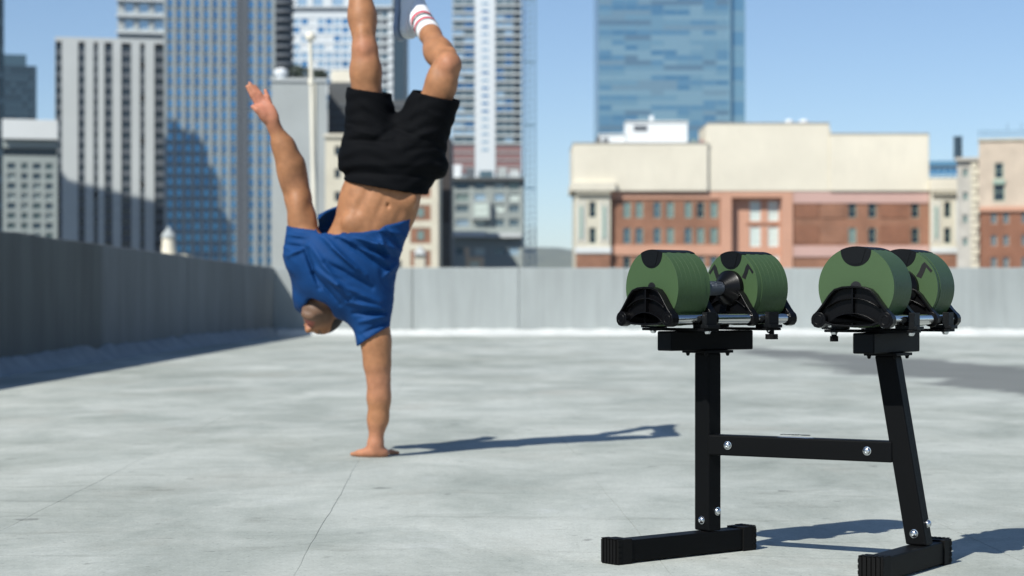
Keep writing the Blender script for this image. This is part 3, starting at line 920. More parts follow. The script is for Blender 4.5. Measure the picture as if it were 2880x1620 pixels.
# stone and brick building on the right
D = 262
b = building('stone_building', 'pinkish stone building with tall arched windows above brown brick storeys', D, 2412, 2800, turn=1.0)
op = []
for c in (2516, 2600, 2684): op += [(bx(c - 14, D), bx(c + 14, D), bz(505, D), bz(458, D)), (bx(c - 11, D), bx(c + 11, D), bz(448, D), bz(408, D))]
shell(b, 'upper_wall', M['beige'], bx(2466, D), bx(2800, D), bz(522, D), bz(352, D), D, D + 16, op, 0.4)
for i, q in enumerate(op): window(b, q, D + 0.16, M['g_dark'], M['green_trim'], fw=0.13, bars=1, arch=(i % 2 == 1))
for c in (2516, 2600, 2684): slab_part(b, 'balcony_rail', M['green_trim'], bx(c - 15, D), bx(c + 15, D), D - 0.25, D - 0.003, bz(462, D), bz(451, D))
op = grid([2503, 2533, 2578, 2608, 2660, 2690], [15] * 6, [548, 604, 660], D, 27)
shell(b, 'brick_wall', M['brick2'], bx(2470, D), bx(2800, D), GZ, bz(522.2, D), D + 0.05, D + 15.8, op, 0.35)
for q in op: window(b, q, D + 0.2, M['g_mid'], M['beige'], fw=0.09, bars=1)
slab_part(b, 'string_course', M['salmon'], bx(2468, D), bx(2800, D), D - 0.3, D - 0.004, bz(531, D), bz(519, D))
slab_part(b, 'coping', M['cream2'], bx(2464, D), bx(2800, D), D - 0.25, D + 16.2, bz(351.8, D), bz(347, D))
shell(b, 'corner_bay', M['stone'], bx(2411, D), bx(2466.5, D), GZ, bz(392, D), D + 1.6, D + 14, grid([2432], [13], [430, 490, 548, 606], D, 22), 0.4)
for q in grid([2432], [13], [430, 490, 548, 606], D, 22): window(b, q, D + 1.8, M['g_green'], M['stone'], fw=0.09)
for k in range(16): slab_part(b, 'quoin', M['cream2'], bx(2446, D), bx(2466 if k % 2 else 2461, D), D + 1.3, D + 1.597, bz(418 + 17 * k, D), bz(404 + 17 * k, D))
slab_part(b, 'cornice', M['stone'], bx(2407, D), bx(2467, D), D + 1.0, D + 14.3, bz(400, D), bz(391, D))
o = empty('chimney_stack', (bx(2431, D), D + 5, bz(392, D)), 0, 'dark round chimney stack on the corner of the stone building', 'chimney')
mb = MB(); mb.lathe([(-0.05, 0.58), (2.7, 0.55)], 18, 'z'); mb.build('flue', M['navy'], o, smooth=30)
mb = MB(); mb.lathe([(2.7, 0.62), (2.95, 0.62)], 18, 'z'); mb.build('rim', M['navy'], o, smooth=30)
o = empty('roof_railing', (bx(2540, D), D + 2, bz(347, D)), 0, 'thin dark railing with antennas along the stone building roof', 'railing')
for k in range(16):
    x = bx(2472 + 12 * k, D) - o.location.x; h = 1.2 + (0.9 if k in (6, 9) else 0)
    mb = MB(); mb.box(x - 0.04, x + 0.04, -0.04, 0.04, -0.02, h); mb.build('post', M['steel_blue'], o)
for z in (0.55, 1.05):
    mb = MB(); mb.box(bx(2472, D) - o.location.x, bx(2652, D) - o.location.x, -0.03 - 0.075, 0.03 - 0.075, z, z + 0.07); mb.build('rail', M['steel_blue'], o)

# cupola above the shaded parapet
D = 150
b = building('cupola_house', 'cream pointed cupola peeping over the shaded parapet wall', D, 380, 450)
shell(b, 'wall', M['cream2'], bx(360, D), bx(470, D), GZ, bz(640, D), D, D + 3)
mb = MB(); mb.M = Matrix.Translation((bx(416, D) - b.location.x, 1.4, bz(640, D) - GZ))
mb.lathe([(0, 0.55), (0.7, 0.5), (1.3, 0.47)], 16, 'z'); mb.build('drum', M['cream'], b, smooth=30)
mb = MB(); mb.M = Matrix.Translation((bx(416, D) - b.location.x, 1.4, bz(640, D) - GZ))
mb.lathe([(1.3, 0.56), (1.42, 0.56), (1.65, 0.42), (1.95, 0.16), (2.2, 0.02)], 16, 'z'); mb.build('cap', M['grey_conc'], b, smooth=30)

# two towers left of the view; their shadows fall across the pale tower and the blue glass tower
b = empty('office_tower', (-180, 492, GZ), 0, 'wide concrete tower outside the view that shades the pale windowed tower', 'building')
mb = MB(); mb.box(-22, 22, -2, 2, 0, 124.0 - GZ); mb.build('wall', M['grey_conc'], b)
mb = MB(); mb.box(-9, -4, -1.5, 1.5, 124.0 - GZ, 127 - GZ); mb.build('penthouse', M['grey_conc'], b)
for k in range(36):
    z = GZ + 6 + 4.1 * k
    for c in range(9): window(b, (-200.5 + 4.8 * c, -197.5 + 4.8 * c, z, z + 2.3), 492 - 2.1, M['g_mid'] if (k * 7 + c * 3) % 5 else M['g_pale'], M['pale_conc'], fw=0.15)
    for c in range(1): window(b, (-199, -161, z - 1.3, z - 0.7), 492 - 2.3, M['spandrel'], M['spandrel'], name='ledge', fw=0.1)
b = empty('office_tower', (-141, 447, GZ), 0, 'stepped slab tower outside the view that shades the blue glass tower', 'building')
for i, (a, c, h) in enumerate(((-13, -0.4, 126), (-0.4, 1.6, 131), (1.6, 6.3, 128.7), (6.3, 9.4, 121), (9.4, 12, 110))):
    mb = MB(); mb.box(a, c, -1.6 + 0.02 * i, 1.6 - 0.02 * i, 0, h - GZ); mb.build('wing', M['spandrel'], b)

# cream pole at the far end of the deck
o = empty('flag_pole', (wx(893, FAR + 0.33), FAR + 0.33, -0.3), 0, 'tall cream painted pole with a round finial fixed behind the far parapet', 'pole')
o.rotation_euler = (0, R(-1.3), 0)
mb = MB(); mb.lathe([(-0.02, 0.05), (1.8, 0.047), (5.3, 0.034)], 20, 'z'); mb.build('shaft', M['cream_paint'], o, smooth=30)
mb = MB(); mb.lathe([(-0.03, 0.11), (0.03, 0.11), (0.06, 0.06), (0.12, 0.054)], 20, 'z'); mb.build('base', M['cream_paint'], o, smooth=30)
mb = MB(); mb.lathe([(5.3, 0.035), (5.31, 0.08), (5.36, 0.095), (5.41, 0.08), (5.45, 0.03)], 20, 'z'); mb.build('finial', M['cream_paint'], o, smooth=50)
for z in (2.0, 4.55):
    mb = MB(); mb.lathe([(z, 0.055), (z + 0.1, 0.055)], 20, 'z'); mb.build('collar', M['cream_paint'], o, smooth=30)

# ------------------------------------------------------------------ dumbbell stand
M['powder'] = mat('black_powder_coat', (0.0042, 0.0046, 0.005), 0.5, bump=0.25, bscale=900, spec=0.07)
M['rubber'] = mat('black_rubber', (0.005, 0.005, 0.005), 0.65, bump=0.15, bscale=500, spec=0.13)
M['gloss'] = mat('black_moulded_plastic', (0.0035, 0.0035, 0.004), 0.3, bump=0.06, bscale=300, spec=0.16)
M['satin'] = mat('black_satin_plastic', (0.005, 0.006, 0.007), 0.5, bump=0.12, bscale=700, spec=0.14)
M['chrome'] = mat('polished_steel', (0.62, 0.62, 0.61), 0.12, 1.0)
M['zinc'] = mat('zinc_bolt', (0.66, 0.68, 0.70), 0.22, 1.0)
M['knurl'] = mat('knurled_steel', (0.20, 0.22, 0.25), 0.38, 1.0, bump=0.8, bscale=1500)
M['green'] = mat('green_powder_coat', (0.049, 0.090, 0.037), 0.5, var=0.08, vscale=500, bump=0.2, bscale=1400, spec=0.28)
M['badge'] = mat('badge_metal', (0.45, 0.50, 0.55), 0.25, 1.0)
M['badge_face'] = mat('badge_face', (0.04, 0.10, 0.20), 0.2, 0.9)
M['bore'] = mat('dark_bore', (0.006, 0.006, 0.006), 0.5)


def frame(cx, cy, th):
    """half-stand frame: x across the foot, y along the foot (away), z up"""
    return Matrix.Translation((cx, cy, 0)) @ Matrix.Rotation(-R(th), 4, 'Z')


TH_L, TH_R = 51.0, 33.0
FL = frame(0.449, 4.567, TH_L)
FR = frame(0.880, 4.300, TH_R)
RC = Vector((0.66, 4.43, 0))
stand = empty('dumbbell_stand', RC, 0, 'black steel dumbbell stand with two posts joined by a crossbar', 'stand')
INV = Matrix.Translation(-RC)
LEAN = -0.072        # the right post leans towards the other one
ZTOP = 0.460


def part(name, m, fr, fn, smooth=None, bevel=0, parent=None, seg=2):
    mb = MB(); mb.M = INV @ fr
    fn(mb)
    return mb.build(name, m, parent or stand, smooth, bevel, seg)


def bolt(fr, p, nrm, r=0.0095, parent=None, m='zinc'):
    """domed hex-socket bolt on a washer; nrm is the outward direction in the half frame"""
    n = Vector(nrm).normalized(); q = n.to_track_quat('Z', 'Y').to_matrix().to_4x4()
    mb = MB(); mb.M = INV @ fr @ Matrix.Translation(p) @ q
    mb.lathe([(-0.001, r), (0.0012, r), (0.0014, r * 0.86), (0.004, r * 0.8), (0.0062, r * 0.58), (0.0068, r * 0.3), (0.0052, r * 0.26), (0.0052, 0.0004)], 24, 'z')
    return mb.build('bolt', M[m], parent or stand, smooth=35)


def foot(fr, y0, y1):
    hw = 0.024
    def bar(mb): mb.box(-hw, hw, y0 + 0.03, y1 - 0.03, 0.004, 0.052)
    part('foot', M['powder'], fr, bar, bevel=0.0025)
    for (a, b, s) in ((y0, y0 + 0.046, -1), (y1 - 0.046, y1, 1)):
        def cap(mb):
            w = hw + 0.003
            mb.box(-w, w, a + (0.004 if s < 0 else 0), b - (0.004 if s > 0 else 0), 0.0005, 0.0555)
            for k in range(5):      # moulded ribs over the end
                x0 = -w + 0.002 + k * (2 * w - 0.004) / 5
                x1 = x0 + (2 * w - 0.004) / 5 - 0.003
                e0, e1 = (a, a + 0.022) if s < 0 else (b - 0.022, b)
                if s < 0: mb.box(x0, x1, e0, a + 0.0039, 0.003, 0.054)
                else: mb.box(x0, x1, b - 0.0039, e1, 0.003, 0.054)
                mb.box(x0, x1, e0, e1, 0.0556, 0.0572)
            for k in range(4):
                z0 = 0.005 + k * 0.012
                for sx in (-1, 1):
                    e0, e1 = (a + 0.004, a + 0.014) if s < 0 else (b - 0.014, b - 0.004)
                    xa, xb = (w, w + 0.0014) if sx > 0 else (-w - 0.0014, -w)
                    mb.box(xa, xb, e0, e1, z0, z0 + 0.009)
        part('end_cap', M['rubber'], fr, cap, bevel=0.0008)


foot(FL, -0.305, 0.135)
foot(FR, -0.273, 0.125)


def post(fr, lean):
    w, d = 0.0235, 0.020
    def f(mb):
        z0, z1 = 0.0535, ZTOP
        mb.add([(-w, -d, z0), (w, -d, z0), (w, d, z0), (-w, d, z0), (-w + lean, -d, z1), (w + lean, -d, z1), (w + lean, d, z1), (-w + lean, d, z1)],
               [(0, 3, 2, 1), (4, 5, 6, 7), (0, 1, 5, 4), (1, 2, 6, 5), (2, 3, 7, 6), (3, 0, 4, 7)])
    part('post', M['powder'], fr, f, bevel=0.0035, seg=3)


post(FL, 0.0)
post(FR, LEAN)


def lx(z): return LEAN * (z - 0.0535) / (ZTOP - 0.0535)


bolt(FL, (0.0015, -0.0203, 0.078), (0, -1, 0)); bolt(FL, (0.0237, 0.0075, 0.098), (1, 0, 0))
bolt(FR, (lx(0.078), -0.0203, 0.078), (0, -1, 0)); bolt(FR, (-0.0237 + lx(0.105), 0.004, 0.105), (-1, 0, 0)); bolt(FR, (0.0237 + lx(0.098), 0.0075, 0.098), (1, 0, 0))

# crossbar between the posts
PA = FL @ Vector((0.0237, -0.006, 0.252)); PB = FR @ Vector((-0.0237 + lx(0.252), -0.004, 0.252))
cdv = (PB - PA); CL = cdv.length
FC = Matrix.Translation(PA) @ cdv.to_track_quat('X', 'Z').to_matrix().to_4x4()


def cb(mb): mb.box(-0.004, CL + 0.004, -0.0195, 0.0195, -0.0235, 0.0225)


part('crossbar', M['powder'], FC, cb, bevel=0.0035, seg=3)
bolt(FC, (0.045, -0.0198, 0.0), (0, -1, 0)); bolt(FC, (CL - 0.052, -0.0198, 0.0), (0, -1, 0))
# oval maker's badge on top of the crossbar


def oval(a, b, z0, z1, n=40):
    pts = []
    for k in range(n):
        t = 2 * math.pi * k / n
        c, s = math.cos(t), math.sin(t)
        x = (a - b) * (1 if c > 0 else -1) + b * c; pts.append((x, b * s))
    return pts


def badge(mb):
    mb.M = mb.M @ Matrix.Translation((CL * 0.47, 0, 0.0226)) @ Matrix.Rotation(R(90), 4, 'X')
    o_, i_ = oval(0.042, 0.0155, 0, 0), oval(0.0395, 0.0132, 0, 0)
    mb.ring(o_, i_, -0.0058, 0.0)
bd = part('badge', M['badge'], FC, badge, bevel=0.0004)


def badgef(mb):
    mb.M = mb.M @ Matrix.Translation((CL * 0.47, 0, 0.0226)) @ Matrix.Rotation(R(90), 4, 'X')
    mb.prism(oval(0.0396, 0.0133, 0, 0)[::-1], -0.0048, 0.0002)
bf = part('badge_plate', M['badge_face'], FC, badgef, parent=bd)
cu = bpy.data.curves.new('lettering', 'FONT'); cu.body = 'NÜO'; cu.size = 0.025; cu.extrude = 0.0006; cu.align_x = 'CENTER'; cu.align_y = 'CENTER'
tmp = bpy.data.objects.new('lettering', cu); COL.objects.link(tmp)
bpy.context.view_layer.update()
me = bpy.data.meshes.new_from_object(tmp.evaluated_get(bpy.context.evaluated_depsgraph_get()))
bpy.data.objects.remove(tmp)
me.transform(INV @ FC @ Matrix.Translation((CL * 0.47, 0, 0.0281)) @ Matrix.Diagonal((1.25, 0.85, 1, 1)))
me.materials.clear(); me.materials.append(M['bore'])
link('lettering', me, bd)

# cradle on each post
AX = 0.608          # height of the dumbbell axis
ARCH = [(0, 0.003), (0.024, 0.0015), (0.043, -0.004), (0.056, -0.016), (0.068, -0.032), (0.081, -0.048), (0.093, -0.060), (0.0985, -0.069), (0.098, -0.079), (0.091, -0.087), (0.081, -0.0895), (0.071, -0.086), (0.063, -0.079), (0.046, -0.085), (0.0, -0.087)]


ARCH = [(x * 0.935, z * 0.965) for (x, z) in ARCH]
RX, RZ = 0.0753, -0.069


def arch_outline():
    r = ARCH; l = [(-x, z) for (x, z) in reversed(ARCH[1:-1])]
    return (r + l)[::-1]


def shrink(pts, d):
    out = []
    n = len(pts)
    for i in range(n):
        p0, p, p1 = Vector(pts[i - 1]), Vector(pts[i]), Vector(pts[(i + 1) % n])
        e0 = (p - p0).normalized(); e1 = (p1 - p).normalized()
        nn = Vector((-(e0.y + e1.y), e0.x + e1.x))
        nn = nn.normalized() if nn.length > 1e-6 else Vector((0, 1))
        out.append((p.x + nn.x * d, p.y + nn.y * d))
    return out


def cradle(fr, x_off):
    T = fr @ Matrix.Translation((x_off, 0, AX))
    ol = arch_outline(); il = shrink(ol, 0.0042)
    for (y0, y1, s) in ((-0.199, -0.179, -1), (-0.0735, -0.0555, 1), (0.0555, 0.0735, -1), (0.179, 0.199, 1)):
        def f(mb):
            if s < 0: mb.ring(ol, il, y0, y1); mb.prism(il, y1 - 0.006, y1 - 0.0005); a, b = y0 + 0.003, y1 - 0.005
            else: mb.ring(ol, il, y0, y1); mb.prism(il, y0 + 0.0005, y0 + 0.006); a, b = y0 + 0.005, y1 - 0.003
            mb.box(-0.0016, 0.0016, a, b, -0.084, 0.0)
            for (rad, zc, lim) in ((0.098, -0.120, 0.060), (0.084, -0.138, 0.056)):
                pts = []
                for k in range(15):
                    x = -lim + 2 * lim * k / 14; pts.append((x, zc + math.sqrt(rad * rad - x * x)))
                lo = [(x, z - 0.0022) for (x, z) in pts]
                mb.prism(lo + pts[::-1], a, b)
            for sx in (-1, 1):      # bosses round the rods
                M0 = mb.M.copy(); mb.M = mb.M @ Matrix.Translation((sx * RX, 0, RZ))
                mb.lathe([(y0 - 0.0006, 0.0165), (y1 + 0.0006, 0.0165)], 32, 'y')
                mb.ring([(0.0105 * math.cos(-q * math.pi / 10), 0.0105 * math.sin(-q * math.pi / 10)) for q in range(20)][::-1], [(0.0085 * math.cos(-q * math.pi / 10), 0.0085 * math.sin(-q * math.pi / 10)) for q in range(20)][::-1], y0 - 0.0018, y0 + 0.001)
                mb.M = M0
        part('cradle_plate', M['gloss'], T, f, smooth=32, bevel=0.0011)
    for sx in (-1, 1):
        def rod(mb):
            mb.M = mb.M @ Matrix.Translation((sx * RX, 0, RZ)); mb.lathe([(-0.197, 0.0118), (0.197, 0.0118)], 36, 'y')
        part('rod', M['chrome'], T, rod, smooth=30)
    for (yc, knob) in ((-0.088, -1), (0.112, 1)):
        def cross(mb): mb.box(-0.101, 0.101, yc - 0.024, yc + 0.024, -0.0965, -0.0905)
        part('cross_plate', M['powder'], T, cross, bevel=0.001)
        for sx in (-1, 1):
            def blk(mb):
                xa, xb = sx * 0.0872, sx * 0.1015
                mb.box(min(xa, xb), max(xa, xb), yc - 0.016, yc + 0.016, -0.0902, -0.054)
                xa, xb = sx * 0.058, sx * 0.0869
                mb.box(min(xa, xb), max(xa, xb), yc - 0.016, yc + 0.016, -0.0902, -0.0815)
                xa, xb = sx * 0.1018, sx * 0.109
                mb.box(min(xa, xb), max(xa, xb), yc - 0.020, yc + 0.020, -0.0902, -0.083)
            part('clamp_block', M['satin'], T, blk, bevel=0.001)
            bolt(T, (sx * 0.088, yc, -0.0966), (0, 0, -1), 0.0085)
            def pin(mb):
                mb.M = mb.M @ Matrix.Translation((sx * 0.060, -0.1735, -0.081)); mb.lathe([(-0.004, 0.002), (-0.002, 0.0042), (0.002, 0.0042), (0.004, 0.002)], 14, 'y')
            if yc < 0: part('pin', M['zinc'], T, pin, smooth=40)
    kx, ky = ((0.094, 0.112) if x_off == 0 else (-0.088, -0.088))

    def knob(mb):
        mb.M = mb.M @ Matrix.Translation((kx, ky, -0.111))
        pts = []
        for k in range(24):
            a = 2 * math.pi * k / 24; r = (0.0125 if x_off == 0 else 0.0065) + (0.0025 if (k // 2) % 2 else 0); pts.append((r * math.cos(a), r * math.sin(a)))
        mb.M = mb.M @ Matrix.Rotation(R(90), 4, 'X'); mb.prism(pts[::-1], -0.006, 0.006)
        mb.M = mb.M @ Matrix.Rotation(R(-90), 4, 'X'); mb.lathe([(0.005, 0.006), (0.0148, 0.006)], 14, 'z')
    part('knob', M['rubber'], T, knob, bevel=0.0008)
    # box beam under the cradle, with an end plug, and the flange on the post
    def beam(mb): mb.box(-0.0245, 0.0245, -0.136, 0.124, 0.4665 - AX, 0.5108 - AX)
    part('tray_beam', M['powder'], T, beam, bevel=0.003, seg=3)
    def plug(mb): mb.box(-0.0215, 0.0215, -0.1375, -0.1362, 0.4695 - AX, 0.5078 - AX)
    part('end_plug', M['satin'], T, plug, bevel=0.0005)
    def fl(mb): mb.box(-0.038, 0.038, -0.045, 0.045, 0.4602 - AX, 0.4663 - AX)
    part('flange', M['powder'], T, fl, bevel=0.0008)
    for (a, b) in ((-0.030, -0.034), (0.030, -0.034), (-0.03, 0.034), (0.03, 0.034)): bolt(T, (a, b, 0.4600 - AX), (0, 0, -1), 0.005, m='powder')


cradle(FL, 0.0)
cradle(FR, LEAN)


# ------------------------------------------------------------------ dumbbells
RP = 0.0855
NP, TP, PITCH = 7, 0.01422, 0.01428
_dm = {}


def dumbbell_meshes():
    mb = MB(); c = 0.00022; h = TP / 2
    mb.lathe([(-h, RP - c), (-h + c, RP), (h - c, RP), (h, RP - c)], 96, 'y'); _dm['plate'] = mb.mesh('plate', M['green'], 25)
    mb = MB()
    mb.lathe([(-h, RP - c - 0.001), (-h + c, RP - 0.001), (h - c, RP - 0.001), (h, RP - c - 0.001)], 96, 'y'); _dm['plate_in'] = mb.mesh('plate', M['green'], 25)

    def u_shape(hw, depth, lift):
        a0 = math.asin(hw / RP); pts = []
        n = 12
        for k in range(n + 1):
            a = math.pi / 2 - a0 + 2 * a0 * k / n
            pts.append(((RP + lift) * math.cos(a), (RP + lift) * math.sin(a)))
        zb = RP * math.cos(a0); dz = zb - (RP - depth)
        for k in range(1, 16):
            a = math.pi * k / 16
            pts.append((-hw * math.cos(a) if True else 0, zb - dz * (math.sin(a) ** 0.9)))
        return pts[::-1]
    for nm, hw in (('tab_a', 0.0345), ('tab_b', 0.0315)):
        mb = MB(); mb.prism(u_shape(hw, 0.0415, 0.0006), -h - 0.0003, h + 0.0003); _dm[nm] = mb.mesh('lock_tab', M['satin'])
    mb = MB(); mb.prism(u_shape(0.0345, 0.0415, 0.0006), -h - 0.0007, h + 0.0003); _dm['tab_face'] = mb.mesh('lock_tab', M['satin'])
    # raised trapezoid cover on the tab
    mb = MB(); top = RP - 0.0005
    mb.prism([(-0.0225, top - 0.0048), (-0.013, RP - 0.034), (-0.008, RP - 0.0365), (0.008, RP - 0.0365), (0.013, RP - 0.034), (0.0225, top - 0.0048), (0.011, top - 0.0012), (0, top - 0.0003), (-0.011, top - 0.0012)], -0.0011, 0.0)
    _dm['cover'] = mb.mesh('tab_cover', M['satin'])
    mb = MB(); mb.lathe([(-0.0012, 0.0125), (0.002, 0.0125)], 32, 'y'); _dm['bore'] = mb.mesh('axle_bore', M['bore'], 30)
    mb = MB(); mb.lathe([(-0.0758, 0.0152), (-0.05, 0.0152), (-0.03, 0.0162), (0, 0.0168), (0.03, 0.0162), (0.05, 0.0152), (0.0758, 0.0152)], 40, 'y'); _dm['handle'] = mb.mesh('handle', M['knurl'], 40)
    mb = MB(); mb.lathe([(-0.036, 0.0185), (-0.034, 0.0205), (-0.014, 0.039), (-0.012, 0.0415), (-0.0004, 0.0415)], 56, 'y'); _dm['collar'] = mb.mesh('collar', M['gloss'], 28)
    # near-black pieces on the inner face stand for shade inside two angled slots
    def slot_shade(sg):
        p = [(0.037, 0.026), (0.045, 0.037), (0.051, 0.051), (0.058, 0.058), (0.078, 0.038), (0.0735, 0.0335), (0.062, 0.046), (0.058, 0.036), (0.050, 0.021)]
        return p if sg > 0 else [(-x, z) for (x, z) in reversed(p)]
    for sg in (-1, 1):
        mb = MB(); mb.prism([(x * 0.93, z * 0.98) for x, z in slot_shade(sg)][::-1], -0.0005, 0.001); _dm['slot_shade%d' % sg] = mb.mesh('slot_shade', M['bore'])


dumbbell_meshes()


def dumbbell(fr, x_off, label):
    p = fr @ Vector((x_off, 0, AX - RP)); rz = math.atan2(fr[1][0], fr[0][0])
    t = empty('adjustable_dumbbell', p, rz, label, 'dumbbell', 'green dumbbells resting on the stand')
    for side in (-1, 1):
        for k in range(NP):
            y = side * (0.0755 + TP / 2 + k * PITCH)
            pl = link('plate', _dm['plate' if k % 7 != 0 else 'plate_in'], t, (0, y, RP))
            nm = 'tab_a' if k % 2 == 0 else 'tab_b'
            facing = (side < 0 and k == NP - 1) or (side > 0 and k == 0)
            tb = link('lock_tab', _dm['tab_face' if facing else nm], pl)
            if side < 0 and k == NP - 1:
                link('tab_cover', _dm['cover'], pl, (0, -TP / 2 - 0.0006, 0)); link('axle_bore', _dm['bore'], pl, (0, -TP / 2 + 0.0008, 0))
            if side > 0 and k == 0:
                link('tab_cover', _dm['cover'], pl, (0, -TP / 2 - 0.0006, 0))
                for sg in (-1, 1): link('slot_shade', _dm['slot_shade%d' % sg], pl, (0, -TP / 2, 0))
            if side > 0 and k == NP - 1: c2 = link('axle_bore', _dm['bore'], pl, (0, TP / 2 - 0.0008, 0)); c2.rotation_euler = (0, 0, math.pi)
            if side < 0 and k == 0:
                for sg in (-1, 1):
                    s2 = link('slot_shade', _dm['slot_shade%d' % sg], pl, (0, TP / 2, 0)); s2.rotation_euler = (0, 0, math.pi)
        c = link('collar', _dm['collar'], t, (0, side * 0.0755, RP))
        if side < 0: c.rotation_euler = (0, 0, math.pi)
    link('handle', _dm['handle'], t, (0, 0, RP))
    return t


dumbbell(FL, 0.0, 'green adjustable dumbbell on the upright post, its chrome handle showing')
dumbbell(FR, LEAN, 'green adjustable dumbbell on the leaning post, its handle hidden behind the plates')

# ------------------------------------------------------------------ person: one-handed handstand
YP = 7.37


def W(px, py, dy=0.0):
    Y = YP + dy
    return np.array([wx(px, Y), Y, wz(py, Y)])


class Field:
    """signed distance grid with smooth unions, meshed by surface nets"""
    def __init__(s, lo, hi, h, far=0.08):
        s.lo = np.array(lo, float); s.h = h
        s.n = np.ceil((np.array(hi) - s.lo) / h).astype(int) + 1
        s.far = far
        s.F = np.full(s.n, far, np.float32)

    def sub(s, lo, hi):
        a = np.clip(np.floor((lo - s.lo) / s.h).astype(int), 0, s.n)
        b = np.clip(np.ceil((hi - s.lo) / s.h).astype(int) + 1, 0, s.n)
        ax = [s.lo[i] + s.h * np.arange(a[i], b[i]) for i in range(3)]
        return tuple(slice(a[i], b[i]) for i in range(3)), np.meshgrid(*ax, indexing='ij', sparse=True)

    def _merge(s, sl, d, k, op):
        A = s.F[sl]
        d = d.astype(np.float32)
        if op == 'sub':
            d = -d; h = np.maximum(k - np.abs(A - d), 0) / max(k, 1e-6); s.F[sl] = np.maximum(A, d) + h * h * k * 0.25
        else:
            h = np.maximum(k - np.abs(A - d), 0) / max(k, 1e-6); s.F[sl] = np.minimum(A, d) - h * h * k * 0.25

    def cone(s, a, b, ra, rb, k=0.02, flat=1.0, axis=(0, 1, 0), op='add'):
        """tapered capsule; flat < 1 squeezes it along the given axis"""
        a = np.array(a); b = np.array(b); ax = np.array(axis, float); ax /= np.linalg.norm(ax)
        r = max(ra, rb) + s.far
        sl, (X, Y, Z) = s.sub(np.minimum(a, b) - r, np.maximum(a, b) + r)
        mid = a
        def sq(x, y, z):
            t = (x - mid[0]) * ax[0] + (y - mid[1]) * ax[1] + (z - mid[2]) * ax[2]
            g = (1 / flat - 1)
            return x + ax[0] * t * g, y + ax[1] * t * g, z + ax[2] * t * g
        if flat != 1.0:
            X, Y, Z = sq(X, Y, Z); bb = np.array(sq(*b))
        else:
            bb = b
        d = bb - a; L2 = max(d @ d, 1e-9)
        t = np.clip(((X - a[0]) * d[0] + (Y - a[1]) * d[1] + (Z - a[2]) * d[2]) / L2, 0, 1)
        D = np.sqrt((X - a[0] - t * d[0]) ** 2 + (Y - a[1] - t * d[1]) ** 2 + (Z - a[2] - t * d[2]) ** 2) - (ra + (rb - ra) * t)
        if flat < 1.0: D = D * (0.5 + 0.5 * flat)
        s._merge(sl, D, k, op)

    def ell(s, c, r, axes=None, k=0.02, op='add'):
        c = np.array(c); r = np.array(r, float); A = np.eye(3) if axes is None else np.array(axes, float)
        A = A / np.linalg.norm(A, axis=1)[:, None]
        R_ = max(r) + s.far
        sl, (X, Y, Z) = s.sub(c - R_, c + R_)
        q = [(X - c[0]) * A[i][0] + (Y - c[1]) * A[i][1] + (Z - c[2]) * A[i][2] for i in range(3)]
        k0 = np.sqrt(sum((q[i] / r[i]) ** 2 for i in range(3))); k1 = np.sqrt(sum((q[i] / r[i] ** 2) ** 2 for i in range(3)))
        s._merge(sl, k0 * (k0 - 1) / np.maximum(k1, 1e-6), k, op)

    def chain(s, pts, rad, k=0.015, **kw):
        for i in range(len(pts) - 1): s.cone(pts[i], pts[i + 1], rad[i], rad[i + 1], k, **kw)

    def grids(s):
        return np.meshgrid(*[s.lo[i] + s.h * np.arange(s.n[i]) for i in range(3)], indexing='ij', sparse=True)

    def mesh(s):
        F = s.F; ins = F < 0
        c = [ins[i:F.shape[0] - 1 + i, j:F.shape[1] - 1 + j, k:F.shape[2] - 1 + k] for i in (0, 1) for j in (0, 1) for k in (0, 1)]
        anyv = c[0].copy(); allv = c[0].copy()
        for q in c[1:]: anyv |= q; allv &= q
        idx = np.argwhere(anyv & ~allv)
        vid = np.full(anyv.shape, -1, np.int32); vid[tuple(idx.T)] = np.arange(len(idx))
        acc = np.zeros((len(idx), 3)); cnt = np.zeros(len(idx))
        for ax in range(3):
            o = [q for q in range(3) if q != ax]
            for u in (0, 1):
                for v in (0, 1):
                    off = np.zeros(3, int); off[o[0]] = u; off[o[1]] = v
                    p = idx + off; q = p.copy(); q[:, ax] += 1
                    f0 = F[tuple(p.T)]; f1 = F[tuple(q.T)]; m = (f0 < 0) != (f1 < 0)
                    t = f0[m] / (f0[m] - f1[m])
                    w = off[None, :].repeat(m.sum(), 0).astype(float); w[:, ax] += t
                    acc[m] += w; cnt[m] += 1
        verts = s.lo + (idx + acc / cnt[:, None]) * s.h
        faces = []
        for ax in range(3):
            o = [(ax + 1) % 3, (ax + 2) % 3]
            a = [slice(1, -1)] * 3; a[ax] = slice(0, -1); b = list(a); b[ax] = slice(1, None)
            A = ins[tuple(a)]; B = ins[tuple(b)]
            e = np.argwhere(A != B)
            base = e + 1; base[:, ax] = e[:, ax]
            fl = A[tuple(e.T)]
            q = []
            for (u, v) in ((-1, -1), (0, -1), (0, 0), (-1, 0)):
                p = base.copy(); p[:, o[0]] += u; p[:, o[1]] += v; q.append(vid[tuple(p.T)])
            q = np.stack(q, 1); q[~fl] = q[~fl][:, ::-1]
            faces.append(q)
        faces = np.concatenate(faces)
        return verts, faces[(faces >= 0).all(1)]


